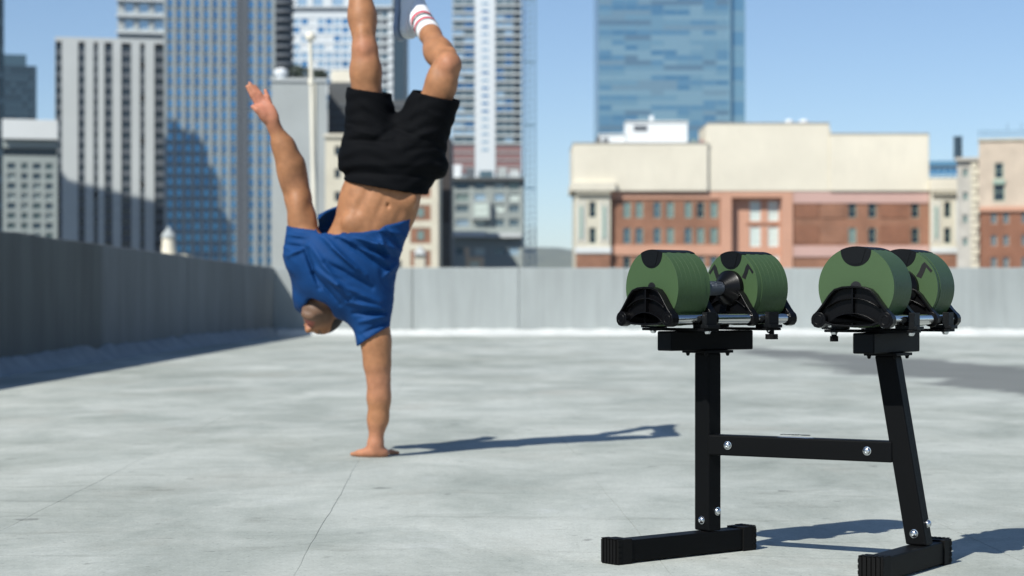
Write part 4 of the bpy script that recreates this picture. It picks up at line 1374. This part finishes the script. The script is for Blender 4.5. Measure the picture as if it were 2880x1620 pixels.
def to_obj(name, V, Fc, mats, parent, rel):
    me = bpy.data.meshes.new(name)
    me.vertices.add(len(V)); me.vertices.foreach_set('co', (V - rel).astype(np.float32).ravel())
    me.loops.add(Fc.size); me.loops.foreach_set('vertex_index', Fc.astype(np.int32).ravel())
    me.polygons.add(len(Fc)); me.polygons.foreach_set('loop_start', np.arange(0, Fc.size, 4, dtype=np.int32))
    me.polygons.foreach_set('use_smooth', np.ones(len(Fc), bool))
    me.materials.append(mats); me.update(calc_edges=True); me.validate()
    o = link(name, me, parent)
    md = o.modifiers.new('smooth', 'SMOOTH'); md.factor = 0.5; md.iterations = 2
    return o


def nrm(v): v = np.array(v, float); return v / np.linalg.norm(v)


# ---- joints: image-right arm carries the weight, image-left arm is raised
wrR = W(1056, 1250, 0.0); elR = W(1064, 1076, -0.01); shR = W(1042, 880, 0.02)
shL = W(862, 705, 0.0); elL = W(826, 500, 0.03); wrL = W(771, 356, -0.02)
hipL = W(1040, 445, 0.03); knL = W(1026, 138, -0.02); anL = W(998, -170, 0.09)
hipR = W(1160, 440, 0.03); knR = W(1262, 182, -0.04); anR = W(1182, 52, 0.30)
pel = W(1096, 448, 0.03); belly = W(1064, 575, 0.02); rib = W(1015, 700, 0.02); chest = W(965, 775, 0.02)
neck0 = W(925, 815, 0.03); headC = W(903, 872, 0.085)

B = Field((-1.06, YP - 0.28, -0.01), (-0.12, YP + 0.55, 2.13), 0.005, far=0.05)
# torso
up = nrm(belly - pel); sd_ = nrm(np.cross(up, (0, 1, 0))); fwd = nrm(np.cross(sd_, up))
B.ell(pel, (0.142, 0.09, 0.115), (sd_, fwd, up), 0.03)
B.cone(W(1082, 520, 0.02), belly, 0.136, 0.134, 0.05, 0.66, fwd)
tu = nrm(chest - belly); ts = nrm(np.cross(tu, (0, 1, 0))); tf = nrm(np.cross(ts, tu))
B.cone(belly, rib, 0.132, 0.118, 0.05, 0.66, tf)
B.ell(rib + 0.3 * (chest - rib), (0.122, 0.088, 0.15), (ts, tf, tu), 0.05)
B.cone(shL, shR, 0.055, 0.060, 0.06)
# belly relief: midline groove, rectus edges, lower ribs, navel, hip crest
nav = W(1091, 578, -0.075)
B.cone(W(1046, 640, -0.082), W(1096, 520, -0.084), 0.006, 0.006, 0.016, op='sub')
B.cone(W(985, 632, -0.072), W(1035, 528, -0.078), 0.007, 0.006, 0.022, op='sub')
B.cone(W(1118, 622, -0.070), W(1160, 545, -0.062), 0.007, 0.006, 0.022, op='sub')
B.ell(nav, (0.006, 0.014, 0.010), None, 0.008, op='sub')
B.ell(W(990, 625, -0.055), (0.035, 0.02, 0.03), None, 0.03)
B.ell(W(1150, 560, -0.045), (0.03, 0.02, 0.03), None, 0.03)
# support arm
B.ell(W(1046, 872, 0.0), (0.062, 0.062, 0.07), None, 0.04)
ub = W(1056, 960, -0.01)
B.chain([shR, ub, W(1060, 1030, -0.012), elR], [0.056, 0.0440, 0.0385, 0.0325], 0.04)
B.ell(W(1050, 978, -0.028), (0.024, 0.020, 0.060), None, 0.045)
B.ell(W(1078, 985, 0.0), (0.016, 0.024, 0.06), None, 0.045)
B.chain([elR, W(1064, 1120, -0.005), W(1062, 1180, 0.0), wrR], [0.0325, 0.0350, 0.0315, 0.0260], 0.035)
B.ell(W(1048, 1075, -0.028), (0.012, 0.010, 0.022), None, 0.02)
B.ell(W(1078, 1115, 0.0), (0.012, 0.020, 0.055), None, 0.04)
# support hand, palm on the deck, fingers away from the viewer
hp = W(1056, 1250, 0.0)
def H(x, y, z): return np.array([hp[0] + x, hp[1] + y, z])
B.chain([wrR, H(0.0, 0.004, 0.026)], [0.0275, 0.028], 0.02)
B.ell(H(-0.005, 0.030, 0.0165), (0.043, 0.050, 0.0155), None, 0.02)
B.ell(H(-0.030, 0.006, 0.016), (0.026, 0.024, 0.014), None, 0.02)
B.ell(H(0.030, 0.014, 0.014), (0.020, 0.030, 0.013), None, 0.02)
B.chain([H(-0.034, 0.005, 0.014), H(-0.062, 0.012, 0.013), H(-0.090, 0.028, 0.009)], [0.0135, 0.0110, 0.0078], 0.012)
for (b0, m0, t0) in (((-0.034, 0.065), (-0.048, 0.102), (-0.060, 0.136)), ((-0.010, 0.074), (-0.012, 0.116), (-0.014, 0.152)), ((0.014, 0.070), (0.026, 0.108), (0.036, 0.141)), ((0.033, 0.050), (0.054, 0.078), (0.078, 0.100))):
    B.chain([H(b0[0], b0[1], 0.014), H(m0[0], m0[1], 0.0135), H(t0[0], t0[1], 0.008)], [0.0105, 0.0095, 0.0075], 0.006)
# raised arm
B.ell(W(858, 700, 0.0), (0.055, 0.06, 0.06), None, 0.04)
B.chain([shL, W(848, 620, 0.02), W(838, 555, 0.03), elL], [0.050, 0.0425, 0.0420, 0.0405], 0.04)
B.ell(W(838, 590, -0.012), (0.026, 0.026, 0.055), None, 0.03)
B.ell(W(868, 625, 0.02), (0.020, 0.03, 0.05), None, 0.03)
B.chain([elL, W(818, 462, 0.018), W(796, 410, 0.0), wrL], [0.0405, 0.0405, 0.0320, 0.0225], 0.045)
B.ell(W(806, 468, 0.0), (0.016, 0.024, 0.060), None, 0.045)
# raised hand, palm to the viewer
def Q(px, py, dy=-0.03): return W(px, py, dy)
pa = nrm(Q(738, 292) - Q(772, 352)); pn = np.array([0.25, 1, 0.1]); pn = nrm(pn - pa * (pn @ pa)); ps = np.cross(pa, pn)
B.cone(wrL, Q(764, 335), 0.0235, 0.026, 0.015, 0.75, pn)
B.ell(Q(752, 316), (0.052, 0.036, 0.0165), (pa, ps, pn), 0.015)
B.ell(Q(737, 318, -0.040), (0.034, 0.017, 0.016), (nrm(Q(725, 302) - Q(752, 338)), ps, pn), 0.015)
B.chain([Q(742, 322, -0.042), Q(724, 309, -0.048), Q(711, 300, -0.046)], [0.0140, 0.0110, 0.0085], 0.008)
for (b0, m0, t0, dy) in (((726, 297), (709, 268), (695, 243), -0.034), ((735, 291), (717, 260), (702, 233), -0.030), ((746, 287), (731, 264), (717, 243), -0.026), ((759, 291), (753, 272), (746, 254), -0.022)):
    B.chain([Q(*b0, dy), Q(*m0, dy - 0.006), Q(*t0, dy - 0.004)], [0.0102, 0.0090, 0.0070], 0.003)
# legs
def leg(hip, kn, an, calf, s):
    m1 = hip + 0.45 * (kn - hip); m2 = hip + 0.8 * (kn - hip)
    B.chain([hip, m1, m2, kn], [0.070, 0.060, 0.0530, 0.0425], 0.03)
    d = nrm(kn - hip); fr_ = nrm(np.array([0, -1, 0]) - d * (-d[1]))
    B.ell(m2 + fr_ * 0.012 - np.array([0.020 * s, 0, 0]), (0.022, 0.028, 0.070), None, 0.03)
    B.ell(m2 + fr_ * 0.020 + np.array([0.024 * s, 0, 0.02]), (0.018, 0.022, 0.050), None, 0.025)
    B.ell(kn + fr_ * 0.032, (0.021, 0.018, 0.025), None, 0.014)
    e = an - kn; c1 = kn + 0.30 * e; c2 = kn + 0.62 * e
    bk = nrm(calf - e * (calf @ e) / (e @ e))
    B.chain([kn, c1, c2, an], [0.0420, 0.0430, 0.0370, 0.0290], 0.025)
    B.ell(c1 + bk * 0.020, (0.046, 0.042, 0.085), (nrm(np.cross(e, bk)), bk, nrm(e)), 0.035)
    B.ell(kn + 0.10 * e - bk * 0.034, (0.014, 0.012, 0.022), None, 0.02)
leg(hipL, knL, anL, np.array([0.05, 1.0, 0.1]), 1)
leg(hipR, knR, anR, np.array([-0.7, 0.5, -0.5]), -1)
# feet (inside the shoes)
ftR = nrm(np.array([0.10, 0.34, 0.93])); ftL = nrm(np.array([-0.05, -0.75, 0.65]))
for (an_, ft_, so_) in ((anR, ftR, (-0.82, 0.50, -0.1)), (anL, ftL, (0.0, 0.75, 0.65))):
    so_ = nrm(np.array(so_) - ft_ * (np.array(so_) @ ft_))
    B.cone(an_ + so_ * 0.012, an_ + so_ * 0.055 + ft_ * 0.06, 0.029, 0.026, 0.01); B.cone(an_ + so_ * 0.055 + ft_ * 0.06, an_ + so_ * 0.068 + ft_ * 0.15, 0.024, 0.020, 0.01)
# neck and head: chin up, face towards the deck
B.cone(neck0, headC + np.array([0.008, 0.0, 0.03]), 0.054, 0.047, 0.025)
hc = nrm((0.20, 0.90, -0.36)); hf = np.array([-0.40, -0.30, -0.85]); hf = nrm(hf - hc * (hf @ hc)); hs = np.cross(hc, hf)
def HD(s_, f_, c_): return headC + 0.92 * (hs * s_ + hf * f_ + hc * c_)
AX3 = (hs, hf, hc)
B.ell(HD(0, -0.005, 0.035), (0.068, 0.086, 0.086), AX3, 0.02)
B.ell(HD(0, 0.022, -0.030), (0.050, 0.056, 0.060), AX3, 0.03)
B.ell(HD(0, 0.062, -0.088), (0.022, 0.016, 0.016), AX3, 0.018)
B.cone(HD(0.050, -0.005, -0.040), HD(0.016, 0.055, -0.085), 0.015, 0.014, 0.018)
B.cone(HD(-0.050, -0.005, -0.040), HD(-0.016, 0.055, -0.085), 0.015, 0.014, 0.018)
B.ell(HD(0, 0.076, -0.056), (0.020, 0.010, 0.007), AX3, 0.006)
B.ell(HD(0, 0.075, -0.068), (0.018, 0.010, 0.007), AX3, 0.006)
B.cone(HD(0, 0.080, 0.010), HD(0, 0.104, -0.030), 0.008, 0.012, 0.012)
B.ell(HD(0.012, 0.090, -0.032), (0.008, 0.010, 0.008), AX3, 0.008); B.ell(HD(-0.012, 0.090, -0.032), (0.008, 0.010, 0.008), AX3, 0.008)
for s_ in (-1, 1):
    B.ell(HD(0.031 * s_, 0.088, 0.010), (0.017, 0.014, 0.012), AX3, 0.012, op='sub')
    B.ell(HD(0.031 * s_, 0.074, 0.009), (0.012, 0.012, 0.012), AX3, 0.004)
    B.cone(HD(0.014 * s_, 0.086, 0.026), HD(0.046 * s_, 0.076, 0.028), 0.008, 0.007, 0.012)
    B.ell(HD(0.074 * s_, -0.012, -0.002), (0.009, 0.020, 0.032), AX3, 0.008)
    B.ell(HD(0.078 * s_, -0.010, 0.002), (0.006, 0.010, 0.018), AX3, 0.004, op='sub')
V, Fc = B.mesh()

M['skin'] = bpy.data.materials.new('skin'); M['skin'].use_nodes = True
nt = M['skin'].node_tree; bs = nt.nodes['Principled BSDF']
at = nt.nodes.new('ShaderNodeVertexColor'); at.layer_name = 'tone'
nz = nt.nodes.new('ShaderNodeTexNoise'); nz.inputs['Scale'].default_value = 35; nz.inputs['Detail'].default_value = 6
mxn = nt.nodes.new('ShaderNodeMixRGB'); mxn.blend_type = 'OVERLAY'; mxn.inputs[0].default_value = 0.34
geo = nt.nodes.new('ShaderNodeNewGeometry'); nt.links.new(geo.outputs['Position'], nz.inputs['Vector'])
nt.links.new(at.outputs[0], mxn.inputs[1]); nt.links.new(nz.outputs['Fac'], mxn.inputs[2]); nt.links.new(mxn.outputs[0], bs.inputs['Base Color'])
bs.inputs['Roughness'].default_value = 0.56; bs.inputs['Specular IOR Level'].default_value = 0.3
bs.inputs['Subsurface Weight'].default_value = 0.06; bs.inputs['Subsurface Radius'].default_value = (0.010, 0.004, 0.002); bs.inputs['Subsurface Scale'].default_value = 1.0

base = W(1056, 1283, 0.0); base[2] = 0.0
person = empty('person', base, 0, 'person in blue T-shirt and black shorts balancing upside down on one hand', 'person')
body = to_obj('body', V, Fc, M['skin'], person, base)
# skin tones: ruddier palms and joints, lips, stubble
tone = np.tile(np.array([0.35, 0.163, 0.077]), (len(V), 1))
def blend(c, r, col, w):
    d = np.linalg.norm(V - np.array(c), axis=1); f = (np.clip(1 - d / r, 0, 1) ** 0.7 * w)[:, None]
    tone[:] = tone * (1 - f) + np.array(col) * f
blend(Q(735, 290), 0.13, (0.52, 0.20, 0.13), 0.9); blend(hp + np.array([0, 0.03, -0.03]), 0.14, (0.48, 0.21, 0.13), 0.8)
blend(elR, 0.09, (0.47, 0.21, 0.13), 0.6); blend(knL + np.array([0, -0.05, 0]), 0.06, (0.47, 0.20, 0.12), 0.7); blend(knR + np.array([0, -0.05, 0]), 0.06, (0.46, 0.20, 0.12), 0.6)
blend(elL, 0.07, (0.46, 0.21, 0.13), 0.5)
for p in (HD(0.035, 0.04, -0.075), HD(-0.035, 0.04, -0.075), HD(0, 0.05, -0.09), HD(0.055, 0.01, -0.04), HD(-0.055, 0.01, -0.04)): blend(p, 0.07, (0.13, 0.082, 0.056), 0.85)
blend(HD(0, 0.080, -0.062), 0.028, (0.50, 0.13, 0.11), 1.0)
for s_ in (-1, 1): blend(HD(0.031 * s_, 0.084, 0.009), 0.012, (0.05, 0.04, 0.035), 0.9); blend(HD(0.031 * s_, 0.088, 0.029), 0.018, (0.07, 0.045, 0.03), 0.9)
ca = body.data.color_attributes.new('tone', 'FLOAT_COLOR', 'POINT')
ca.data.foreach_set('color', np.hstack([tone, np.ones((len(V), 1))]).astype(np.float32).ravel())

# hair: close-cropped cap over the skull
Hf = Field(headC - 0.17, headC + 0.17, 0.005, far=0.05)
Hf.ell(HD(0, -0.010, 0.040), (0.073, 0.086, 0.087), AX3, 0.01)
Hf.ell(HD(0, -0.045, -0.010), (0.063, 0.042, 0.056), AX3, 0.03)
gx, gy, gz = Hf.grids()
sc = (gx - headC[0]) * hf[0] + (gy - headC[1]) * hf[1] + (gz - headC[2]) * hf[2]
cc = (gx - headC[0]) * hc[0] + (gy - headC[1]) * hc[1] + (gz - headC[2]) * hc[2]
Hf.F = np.maximum(Hf.F, np.maximum(sc - 0.035 - 0.45 * cc, -(cc + 0.06 + 0 * sc))).astype(np.float32)
Hf.F += (0.0022 * np.sin(gx * 420) * np.sin(gy * 380 + gz * 200) * np.sin(gz * 400)).astype(np.float32)
v2, f2 = Hf.mesh()
M['hair'] = mat('dark_hair', (0.022, 0.015, 0.011), 0.7, bump=0.6, bscale=260)
to_obj('hair', v2, f2, M['hair'], person, base)


def seg2(gx, gz, a, b):
    """distance in the x,z plane to a segment given in photo pixels at the body's distance"""
    ax, az = wx(a[0], YP), wz(a[1], YP); bx_, bz_ = wx(b[0], YP), wz(b[1], YP)
    dx, dz = bx_ - ax, bz_ - az
    t = np.clip(((gx - ax) * dx + (gz - az) * dz) / (dx * dx + dz * dz), 0, 1)
    return np.sqrt((gx - ax - t * dx) ** 2 + (gz - az - t * dz) ** 2), t


def plane(gx, gy, gz, p, q, r, inside):
    """signed distance to the plane through three points, negative on the side of inside"""
    n = nrm(np.cross(q - p, r - p))
    if (inside - p) @ n > 0: n = -n
    return (gx - p[0]) * n[0] + (gy - p[1]) * n[1] + (gz - p[2]) * n[2]


def smax(a, b, k):
    h = np.maximum(k - np.abs(a - b), 0) / k
    return np.maximum(a, b) + h * h * k * 0.25


# ---- T-shirt, slipped down towards the chest
T = Field((-0.90, YP - 0.24, 0.36), (-0.30, YP + 0.28, 0.98), 0.004, far=0.05)
T.cone(W(1058, 530, 0.02), W(975, 775, 0.02), 0.172, 0.155, 0.05, 0.76, tf)
T.ell(W(972, 732, 0.0), (0.182, 0.135, 0.160), (ts, tf, tu), 0.06)
T.cone(W(880, 735, 0.02), W(1030, 845, 0.02), 0.082, 0.085, 0.07)
T.ell(W(1030, 850, 0.01), (0.070, 0.085, 0.080), None, 0.05)
T.cone(W(1040, 868, 0.0), W(1055, 985, -0.018), 0.066, 0.066, 0.04)
T.ell(W(862, 712, 0.0), (0.068, 0.075, 0.07), None, 0.05)
T.cone(W(858, 715, 0.0), W(846, 615, 0.015), 0.066, 0.054, 0.04)
T.cone(W(905, 790, 0.035), W(872, 838, 0.065), 0.066, 0.058, 0.05)
gx, gy, gz = T.grids()
fr = np.clip((YP + 0.03 - gy) / 0.06, 0, 1)           # front of the body
disp = np.zeros(T.F.shape, np.float32)
folds = [((930, 648), (1085, 735), 0.015, 0.010), ((960, 672), (1110, 765), 0.013, -0.009), ((905, 655), (1010, 760), 0.013, 0.008), ((985, 665), (1130, 705), 0.012, 0.010), ((1000, 690), (1125, 728), 0.011, -0.009), ((1040, 640), (1145, 665), 0.012, 0.007), ((880, 690), (960, 800), 0.014, 0.008), ((865, 700), (905, 810), 0.010, -0.010),
         ((900, 760), (1000, 840), 0.014, 0.008), ((925, 740), (1050, 810), 0.013, -0.008), ((890, 770), (960, 855), 0.011, -0.008), ((960, 800), (1070, 850), 0.013, 0.008), ((985, 850), (1075, 868), 0.010, 0.008), ((1000, 880), (1085, 880), 0.009, -0.007), ((812, 660), (870, 668), 0.009, 0.006), ((810, 690), (868, 700), 0.010, -0.006), ((815, 720), (875, 695), 0.009, 0.006), ((1070, 655), (1100, 720), 0.010, 0.008), ((1090, 640), (1135, 720), 0.009, -0.005),
         ((945, 700), (1035, 775), 0.009, 0.006), ((1015, 905), (1085, 890), 0.010, 0.006), ((1020, 940), (1090, 905), 0.008, -0.005), ((1060, 690), (1080, 690), 0.014, 0.010), ((1085, 780), (1120, 745), 0.011, 0.006)]
for (a, b, w, amp) in folds:
    d, t = seg2(gx, gz, a, b)
    disp += (1.9 * amp * np.exp(-(d / (0.82 * w)) ** 2) * (0.35 + 0.65 * np.sin(np.pi * np.clip(t, 0.05, 0.95)))) * (0.25 + 0.75 * fr)
ph = (gx * 0.55 + gz * 0.84)
disp += (0.0014 * np.sin(ph * 105 + 4.5 * np.sin(gx * 22 + gy * 17) + 3.6 * np.sin(gz * 31 + gx * 13)) * (0.3 + 0.7 * fr) * (0.5 + 0.5 * np.sin(gx * 37 + gz * 19))).astype(np.float32)
outer = T.F - disp
inner = outer + 0.013
# hem opening, sleeves, collar
hem = plane(gx, gy, gz, W(960, 664, -0.13), W(1180, 600, 0.0), W(936, 566, 0.13), W(970, 800, 0.0))
hem = hem + 0.003 * np.sin(gx * 34 + gy * 20)
slR = plane(gx, gy, gz, W(1015, 966, -0.07), W(1096, 917, -0.03), W(1056, 946, 0.08), W(1045, 860, 0.0))
slL = plane(gx, gy, gz, W(806, 637, -0.03), W(886, 645, -0.03), W(846, 634, 0.08), W(855, 720, 0.0))
upper = (gx < wx(905, YP)) & (gz < wz(560, YP)) & (gz > wz(720, YP))
slL = np.where(gx + 0 * gz < wx(890, YP), slL, -1.0)
slR = np.where(gz < wz(880, YP), slR, -1.0)
cav = np.minimum(np.minimum(np.maximum(inner, -(hem + 0.07)), np.maximum(inner + 0.0, -(slR + 0.012))), np.maximum(inner, -(slL + 0.02)))
shell_f = smax(outer, -cav, 0.003)
shell_f = smax(shell_f, hem, 0.004)
shell_f = smax(shell_f, slR, 0.003)
shell_f = smax(shell_f, slL, 0.003)
T.F = shell_f.astype(np.float32)
# neck opening: follows the face, leaving the cloth behind the head
T.cone(W(900, 862, 0.0), W(893, 915, 0.06), 0.050, 0.085, 0.01, op='sub')
T.cone(W(900, 880, -0.14), W(890, 905, 0.04), 0.045, 0.062, 0.01, op='sub')
T.cone(W(846, 770, 0.04), W(846, 858, 0.10), 0.034, 0.020, 0.03)
T.cone(W(846, 858, 0.10), W(853, 885, 0.12), 0.018, 0.006, 0.02)
v3, f3 = T.mesh()
M['shirt'] = mat('blue_jersey', (0.0015, 0.042, 0.155), 0.75, var=0.10, vscale=30, bump=0.35, bscale=420, spec=0.25)
to_obj('shirt', v3, f3, M['shirt'], person, base)

# ---- shorts
Sf = Field((-0.70, YP - 0.22, 0.90), (-0.13, YP + 0.26, 1.40), 0.004, far=0.05)
Sf.ell(W(1100, 440, 0.03), (0.188, 0.135, 0.105), None, 0.04)
Sf.cone(W(1096, 490, 0.025), W(1074, 560, 0.02), 0.160, 0.153, 0.02, 0.78, fwd)
Sf.cone(W(1046, 430, 0.03), W(1034, 215, 0.0), 0.106, 0.078, 0.05)
Sf.cone(W(1162, 430, 0.03), W(1250, 215, -0.03), 0.110, 0.084, 0.05)
Sf.ell(W(985, 462, 0.03), (0.045, 0.07, 0.035), None, 0.02)
Sf.ell(W(1228, 470, 0.03), (0.045, 0.07, 0.045), None, 0.02)
gx, gy, gz = Sf.grids()
fr = np.clip((YP + 0.03 - gy) / 0.06, 0, 1)
disp = np.zeros(Sf.F.shape, np.float32)
for (a, b, w, amp) in [((975, 395), (1120, 412), 0.012, -0.010), ((1000, 370), (1105, 392), 0.011, 0.008), ((1110, 365), (1060, 400), 0.012, -0.008), ((1115, 368), (1190, 395), 0.012, -0.008), ((1130, 400), (1240, 370), 0.013, 0.008), ((965, 490), (1215, 500), 0.010, -0.007), ((975, 470), (1230, 468), 0.014, 0.007), ((1150, 430), (1245, 415), 0.010, -0.006), ((1010, 300), (1060, 350), 0.012, -0.005), ((1200, 320), (1260, 340), 0.012, 0.006), ((970, 345), (1000, 352), 0.008, -0.007), ((1180, 280), (1150, 350), 0.012, 0.005)]:
    d, t = seg2(gx, gz, a, b)
    disp += (amp * np.exp(-(d / w) ** 2) * (0.4 + 0.6 * np.sin(np.pi * np.clip(t, 0.05, 0.95)))) * (0.3 + 0.7 * fr)
disp += (0.0018 * np.sin(gz * 120 + 3 * np.sin(gx * 25 + gy * 12))).astype(np.float32)
outer = Sf.F - disp
inner = outer + 0.009
wst = plane(gx, gy, gz, W(975, 512, -0.05), W(1198, 552, -0.05), W(1085, 515, 0.16), W(1100, 400, 0.0))
wst = wst + 0.010 * np.clip(1 - ((gx - wx(1090, YP)) / 0.13) ** 2, 0, 1) * 0.4
hl = plane(gx, gy, gz, W(979, 246, -0.05), W(1088, 263, -0.05), W(1034, 250, 0.10), W(1040, 400, 0.0))
hr = plane(gx, gy, gz, W(1174, 258, -0.06), W(1300, 287, -0.06), W(1237, 262, 0.10), W(1170, 400, 0.0))
mid = gx < wx(1122, YP)
cav = np.minimum(np.maximum(inner, -(wst + 0.03)), np.maximum(inner, -(np.where(mid, hl, hr) + 0.03)))
f = smax(outer, -cav, 0.003)
f = smax(f, wst, 0.003)
f = smax(f, np.where(mid, hl, -1), 0.003)
f = smax(f, np.where(~mid, hr, -1), 0.003)
Sf.F = f.astype(np.float32)
v4, f4 = Sf.mesh()
M['shorts'] = mat('black_shorts_cloth', (0.0035, 0.004, 0.005), 0.8, bump=0.3, bscale=500, spec=0.08)
to_obj('shorts', v4, f4, M['shorts'], person, base)

# ---- socks and shoes
M['sock'] = mat('white_sock', (0.78, 0.79, 0.80), 0.85, bump=0.5, bscale=500)
M['sock_red'] = mat('red_sock_stripe', (0.52, 0.03, 0.06), 0.85)
M['sock_black'] = mat('dark_sock_mark', (0.03, 0.06, 0.06), 0.85)
M['sock_grey'] = mat('grey_sock_stripe', (0.30, 0.38, 0.37), 0.85)
M['shoe'] = mat('white_shoe_mesh', (0.72, 0.75, 0.75), 0.7, bump=0.4, bscale=400)
M['sole'] = mat('blue_grey_sole', (0.27, 0.33, 0.41), 0.6, var=0.1, vscale=30)


def footwear(an, kn, ft, soln, marks):
    ft = nrm(ft); soln = nrm(np.array(soln) - ft * (np.array(soln) @ ft)); lat = np.cross(ft, soln)
    ax = nrm(kn - an)
    lo = an - 0.34; hi = an + 0.34
    K = Field(lo, hi, 0.004, far=0.04)
    K.cone(an + ax * 0.155, an + ax * 0.0, 0.0455, 0.0405, 0.01); K.cone(an, an + ft * 0.05 + soln * 0.02, 0.042, 0.038, 0.02)
    K.ell(an + soln * 0.03 - ft * 0.025, (0.030, 0.032, 0.032), None, 0.02)
    gx, gy, gz = K.grids()
    t = (gx - an[0]) * ax[0] + (gy - an[1]) * ax[1] + (gz - an[2]) * ax[2]
    rib_ = 0.0016 * np.sin(t * 520) * (t > 0.04)
    K.F = smax(K.F - rib_, t - 0.145, 0.006).astype(np.float32)
    v, f_ = K.mesh(); sock = to_obj('sock', v, f_, M['sock'], person, base)
    # stripes knitted round the sock
    for (t0, t1, mm, nm) in marks:
        mb = MB(); q = Vector(ax).to_track_quat('Z', 'Y').to_matrix().to_4x4()
        mb.M = Matrix.Translation(Vector(an - base)) @ q
        r0 = 0.0405 + 0.005 * t0 / 0.155 + 0.0010
        mb.lathe([(t0, r0 - 0.004), (t0, r0 + 0.0012), ((t0 + t1) / 2, r0 + 0.0022), (t1, r0 + 0.0014), (t1, r0 - 0.004)], 40, 'z'); mb.build(nm, mm, sock, smooth=60)
    # shoe upper
    U = Field(lo, hi, 0.004, far=0.04)
    heel = an + soln * 0.052 - ft * 0.040
    toe = an + soln * 0.072 + ft * 0.175
    U.cone(heel + soln * -0.005, heel + ft * 0.11, 0.036, 0.042, 0.02); U.cone(heel + ft * 0.11, toe, 0.042, 0.034, 0.02)
    U.cone(an + soln * 0.02 - ft * 0.015, an + ft * 0.075 + soln * 0.035, 0.042, 0.036, 0.03)
    gx, gy, gz = U.grids()
    sp = (gx - an[0]) * soln[0] + (gy - an[1]) * soln[1] + (gz - an[2]) * soln[2]
    fp = (gx - an[0]) * ft[0] + (gy - an[1]) * ft[1] + (gz - an[2]) * ft[2]
    lp = (gx - an[0]) * lat[0] + (gy - an[1]) * lat[1] + (gz - an[2]) * lat[2]
    U.F = smax(smax(U.F, sp - 0.078, 0.004), (0.030 - sp) - 0.35 * fp * (fp > 0) , 0.006).astype(np.float32)
    v, f_ = U.mesh(); shoe = to_obj('shoe', v, f_, M['shoe'], person, base)
    Sx = Field(lo, hi, 0.004, far=0.04)
    Sx.cone(heel + soln * 0.034, heel + soln * 0.034 + ft * 0.12, 0.040, 0.046, 0.02); Sx.cone(heel + soln * 0.034 + ft * 0.12, toe + soln * 0.016, 0.046, 0.038, 0.02)
    Sx.F = smax(smax(Sx.F, sp - (0.100 + 0.0015 * np.sin(fp * 160)), 0.006), 0.079 - sp, 0.004).astype(np.float32)
    v, f_ = Sx.mesh(); to_obj('sole', v, f_, M['sole'], shoe, base)


footwear(anR, knR, ftR, (-0.82, 0.50, -0.1), [(0.084, 0.098, M['sock_red'], 'red_stripe'), (0.103, 0.112, M['sock_grey'], 'grey_stripe'), (0.020, 0.040, M['sock_red'], 'red_stripe'), (0.048, 0.058, M['sock_black'], 'dark_mark')])
footwear(anL, knL, ftL, (0.0, 0.75, 0.65), [(0.084, 0.098, M['sock_red'], 'red_stripe'), (0.103, 0.112, M['sock_grey'], 'grey_stripe')])

# ------------------------------------------------------------------ hazy air over the city
hz = bpy.data.materials.new('haze_air'); hz.use_nodes = True
nt = hz.node_tree
for n in list(nt.nodes): nt.nodes.remove(n)
ho = nt.nodes.new('ShaderNodeOutputMaterial'); pv = nt.nodes.new('ShaderNodeVolumePrincipled')
pv.inputs['Color'].default_value = (0.80, 0.90, 1.0, 1); pv.inputs['Density'].default_value = 0.000032; pv.inputs['Anisotropy'].default_value = 0.0
nt.links.new(pv.outputs[0], ho.inputs['Volume'])
mb = MB(); mb.box(-16500, 16500, -6500, 16500, -32, 330)
tag(mb.build('haze', hz), 'pale blue haze hanging over the city', 'haze', kind='stuff')
